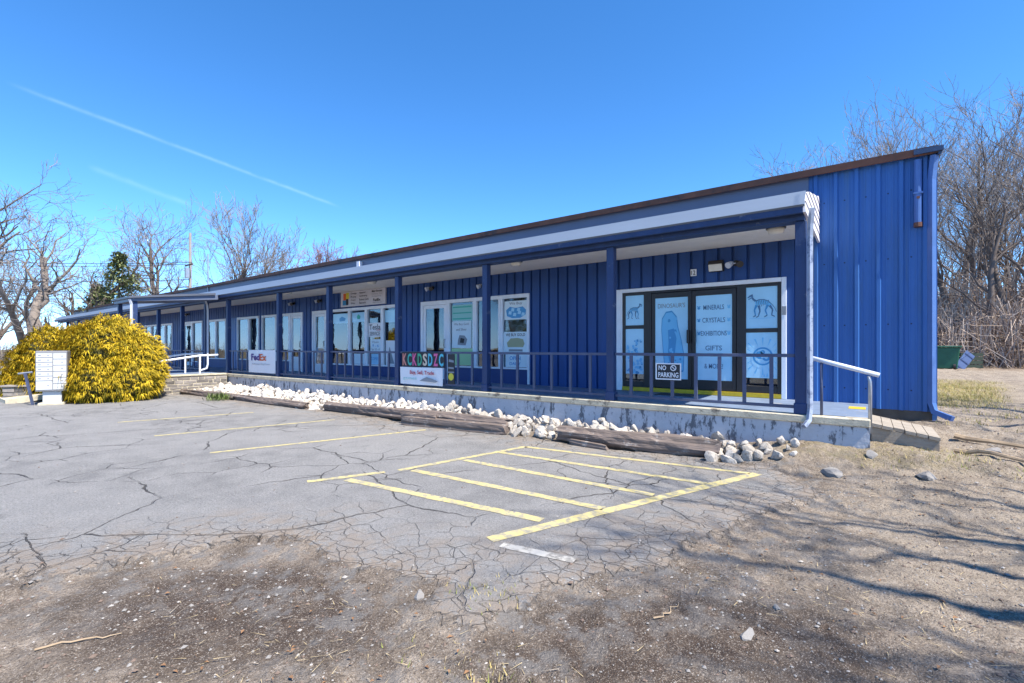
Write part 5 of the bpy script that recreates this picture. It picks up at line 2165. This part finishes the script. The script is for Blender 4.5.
# woods on the right behind the lot
W = [tree(41, 15, 0.22, "x", spread=0.6, gnarl=0.22, low=0.25, min_r=0.012, kids=(8, 6, 4, 3), stems=2),
     tree(42, 17, 0.24, "x", spread=0.5, gnarl=0.18, low=0.3, min_r=0.012, kids=(8, 6, 4, 3)),
     tree(43, 13, 0.20, "x", spread=0.75, gnarl=0.3, low=0.2, min_r=0.012, kids=(8, 6, 4, 3), stems=3),
     tree(44, 16, 0.28, "x", spread=0.62, gnarl=0.25, low=0.3, min_r=0.012, kids=(8, 6, 4, 3))]
used = set()
r = random.Random(61)
spots = []
for px, d_, s_, k in ((952, 33, 1.0, 1), (975, 36, 1.02, 0), (990, 29, 0.86, 3), (1008, 30, 0.92, 1), (1030, 30, 1.05, 0), (962, 43, 1.05, 3), 
                      (1005, 44, 1.15, 0), (1045, 40, 1.1, 1), (1060, 33, 1.0, 2), (925, 52, 1.05, 1), (905, 40, 0.85, 0),
                      (948, 56, 1.15, 2), (880, 37, 1.02, 3), (862, 40, 1.12, 1), (838, 37, 1.02, 0), (905, 44, 1.0, 1), (1085, 42, 1.0, 3), (1110, 50, 1.1, 0), (1150, 45, 1.0, 1), (1200, 50, 1.1, 2), (890, 76, 1.1, 2), (1015, 38, 0.8, 2), (1000, 36, 0.75, 0)):
    rr_ = (px - 512) / 475.0
    spots.append((d_ * (-math.cos(A) + rr_ * math.sin(A)), d_ * (math.sin(A) + rr_ * math.cos(A)), s_, k, px))
for i, (x, y, s_, k, px) in enumerate(spots):
    if k in used:
        c = copy_tree(W[k])
    else:
        c = W[k]
        used.add(k)
    put(c, x, y, s_ * (0.97 if px > 935 else 1.0) * r.uniform(0.92, 1.06), r.uniform(0, 6.28))
    if px > 935:
        tag(c, "leafless grey tree in the tangled woods right of the building", "tree", "bare woodland trees right of the building")
    else:
        tag(c, "leafless tree whose thin top shows over the right part of the roof", "tree", "bare trees behind the roof at the right")
# two trees right of the lot, outside the view, whose limbs shade the dirt
c = tree(51, 11.5, 0.24, "bare tree standing at the right edge of the dirt lot", spread=0.6, gnarl=0.22, low=0.45, min_r=0.010, kids=(8, 5, 4, 3), name="bare_tree")
put(c, 4.9, 6.4, 1.05, 1.9)
c2 = copy_tree(c)
put(c2, 7.6, 8.8, 1.1, 4.4)
tag(c2, "second bare tree at the right edge of the dirt lot, nearer the building", "tree")

# trees added behind the camera, out of view, to darken the shop glass reflections
ev = evergreen(-9.0, -34.0, 9.0, 3.2, "evergreen added across the lot behind the camera, only for the shop window reflections", 35)
tag(ev, group="trees added across the lot for the window reflections")
r = random.Random(62)
for i in range(13):
    c3 = copy_tree(ev if i % 3 == 0 else W[i % 4])
    xx, yy_ = -44 + i * 4.2 + r.uniform(-1, 1), -36 + r.uniform(-5, 3)
    put(c3, xx, yy_, r.uniform(0.8, 1.15), r.uniform(0, 6.28))
    if i % 3 == 0:
        tag(c3, "evergreen added across the lot behind the camera, only for the shop window reflections", "tree", "trees added across the lot for the window reflections")
    else:
        tag(c3, "bare tree added across the lot behind the camera, only for the shop window reflections", "tree", "bare trees added across the lot for the window reflections")

# tangled brush at the foot of the woods
b = MB()
r = random.Random(71)
for _ in range(15000):
    x = r.uniform(-6, 34)
    y = 38.5 + abs(r.gauss(0, 7)) - 0.22 * (x - 5) + r.uniform(-1, 1)
    if y < 33.5:
        continue
    z = float(base_height(x, y))
    hh = r.uniform(0.6, 4.6) * (0.5 + 0.5 * min(1.0, (y - 33) / 8))
    a_ = r.uniform(0, 6.28)
    lean_ = r.uniform(0.2, 1.6) if r.random() < 0.55 else r.uniform(1.5, 3.4)
    p0 = Vector((x, y, z - 0.05))
    dx, dy = math.cos(a_) * lean_, math.sin(a_) * lean_
    p1 = p0 + Vector((dx * 0.35 + r.gauss(0, .2), dy * 0.35, hh * 0.75))
    p2 = p0 + Vector((dx, dy, hh * r.uniform(0.2, 1.05)))
    b.cur = r.choice((0, 0, 1, 2))
    b.tube([p0, p1, p2], [0.024, 0.018, 0.010], 3, cap=False)
o = b.build("brush_thicket", [mat("tan_brush", (0.46, 0.36, 0.28), 0.95), mat("grey_brush", (0.38, 0.32, 0.28), 0.95), mat("dark_brush", (0.20, 0.14, 0.11), 0.95)])
tag(o, "tangled tan winter brush at the foot of the woods", "brush", None, "stuff")
# brush far left
b = MB()
for _ in range(2500):
    x = r.uniform(-75, -50)
    y = r.uniform(-2, 12) + (x + 60) * -0.05
    if x > -57 and y > 9.0:
        continue
    hh = r.uniform(0.4, 2.4)
    a_ = r.uniform(0, 6.28)
    ln = r.uniform(0.1, 0.9)
    p0 = Vector((x, y, -0.1))
    b.tube([p0, p0 + Vector((math.cos(a_) * ln * 0.4, math.sin(a_) * ln * 0.4, hh * 0.7)), p0 + Vector((math.cos(a_) * ln, math.sin(a_) * ln, hh))], [0.022, 0.016, 0.01], 3, cap=False)
tag(b.build("brush_thicket", M_twig), "grey winter brush under the big bare trees at the far left", "brush", None, "stuff")

# ------------------------------------------------------------------ discarded things at the foot of the brush
def at(px, d_):
    rr_ = (px - 512) / 475.0
    return d_ * (-math.cos(A) + rr_ * math.sin(A)), d_ * (math.sin(A) + rr_ * math.cos(A))


x, y = at(944, 26.3)
z = float(height(x, y))
t = thing("green_bin", (x, y, z), "dark green wheeled bin at the edge of the brush right of the building", "bin")
M_gbin = mat("dark_green_plastic", (0.012, 0.10, 0.055), 0.5)
b = MB()
b.prism([(x - 0.5, z), (x + 0.5, z), (x + 0.62, z + 1.15), (x - 0.62, z + 1.15)], y - 0.4, y + 0.4, 'y')
b.build("body", M_gbin, t, bevel=0.03)
b = MB()
b.box(x - 0.68, x + 0.68, y - 0.48, y + 0.5, z + 1.155, z + 1.24)
b.build("lid", M_gbin, t, bevel=0.02)
for s_ in (-0.38, 0.38):
    b = MB()
    b.tube([(x + s_ - 0.05, y - 0.42, z + 0.12), (x + s_ + 0.05, y - 0.42, z + 0.12)], 0.13, 12)
    b.build("wheel", M_black, t)
x, y = at(957.5, 26.0)
z = float(height(x, y))
t = thing("blue_panel", (x, y, z), "blue plastic panel leaning at a slant between the green bin and dark crate", "panel", None, A * 0 + R(35))
b = MB()
MM = Matrix.Rotation(R(38), 4, 'Y')
b.box(-0.28, 0.28, -0.06, 0.0, 0.0, 1.1, MM)
b.build("board", mat("slate_blue_plastic", (0.10, 0.15, 0.30), 0.4), t, local=True, bevel=0.02)
b = MB()
for zz in (0.12, 0.5, 0.9):
    b.box(-0.26, 0.26, -0.085, -0.061, zz, zz + 0.07, MM)
b.build("ribs", mat("slate_blue_rib", (0.08, 0.12, 0.25), 0.4), t, local=True)
x, y = at(965, 26.8)
z = float(height(x, y))
t = thing("dark_crate", (x, y, z), "dark green crate right of the leaning blue panel", "crate", None, R(35))
M_crate = mat("dark_olive_crate", (0.03, 0.045, 0.03), 0.6)
for k in range(4):
    b = MB()
    b.box(-0.6, 0.6, -0.42, -0.38, 0.03 + k * 0.22, 0.21 + k * 0.22)
    b.box(-0.6, 0.6, 0.38, 0.42, 0.03 + k * 0.22, 0.21 + k * 0.22)
    b.box(-0.6, -0.56, -0.378, 0.378, 0.03 + k * 0.22, 0.21 + k * 0.22)
    b.box(0.56, 0.6, -0.378, 0.378, 0.03 + k * 0.22, 0.21 + k * 0.22)
    b.build("slat", M_crate, t, local=True)
b = MB()
b.box(-0.55, 0.55, -0.375, 0.375, 0.0, 0.06)
b.build("base", M_crate, t, local=True)
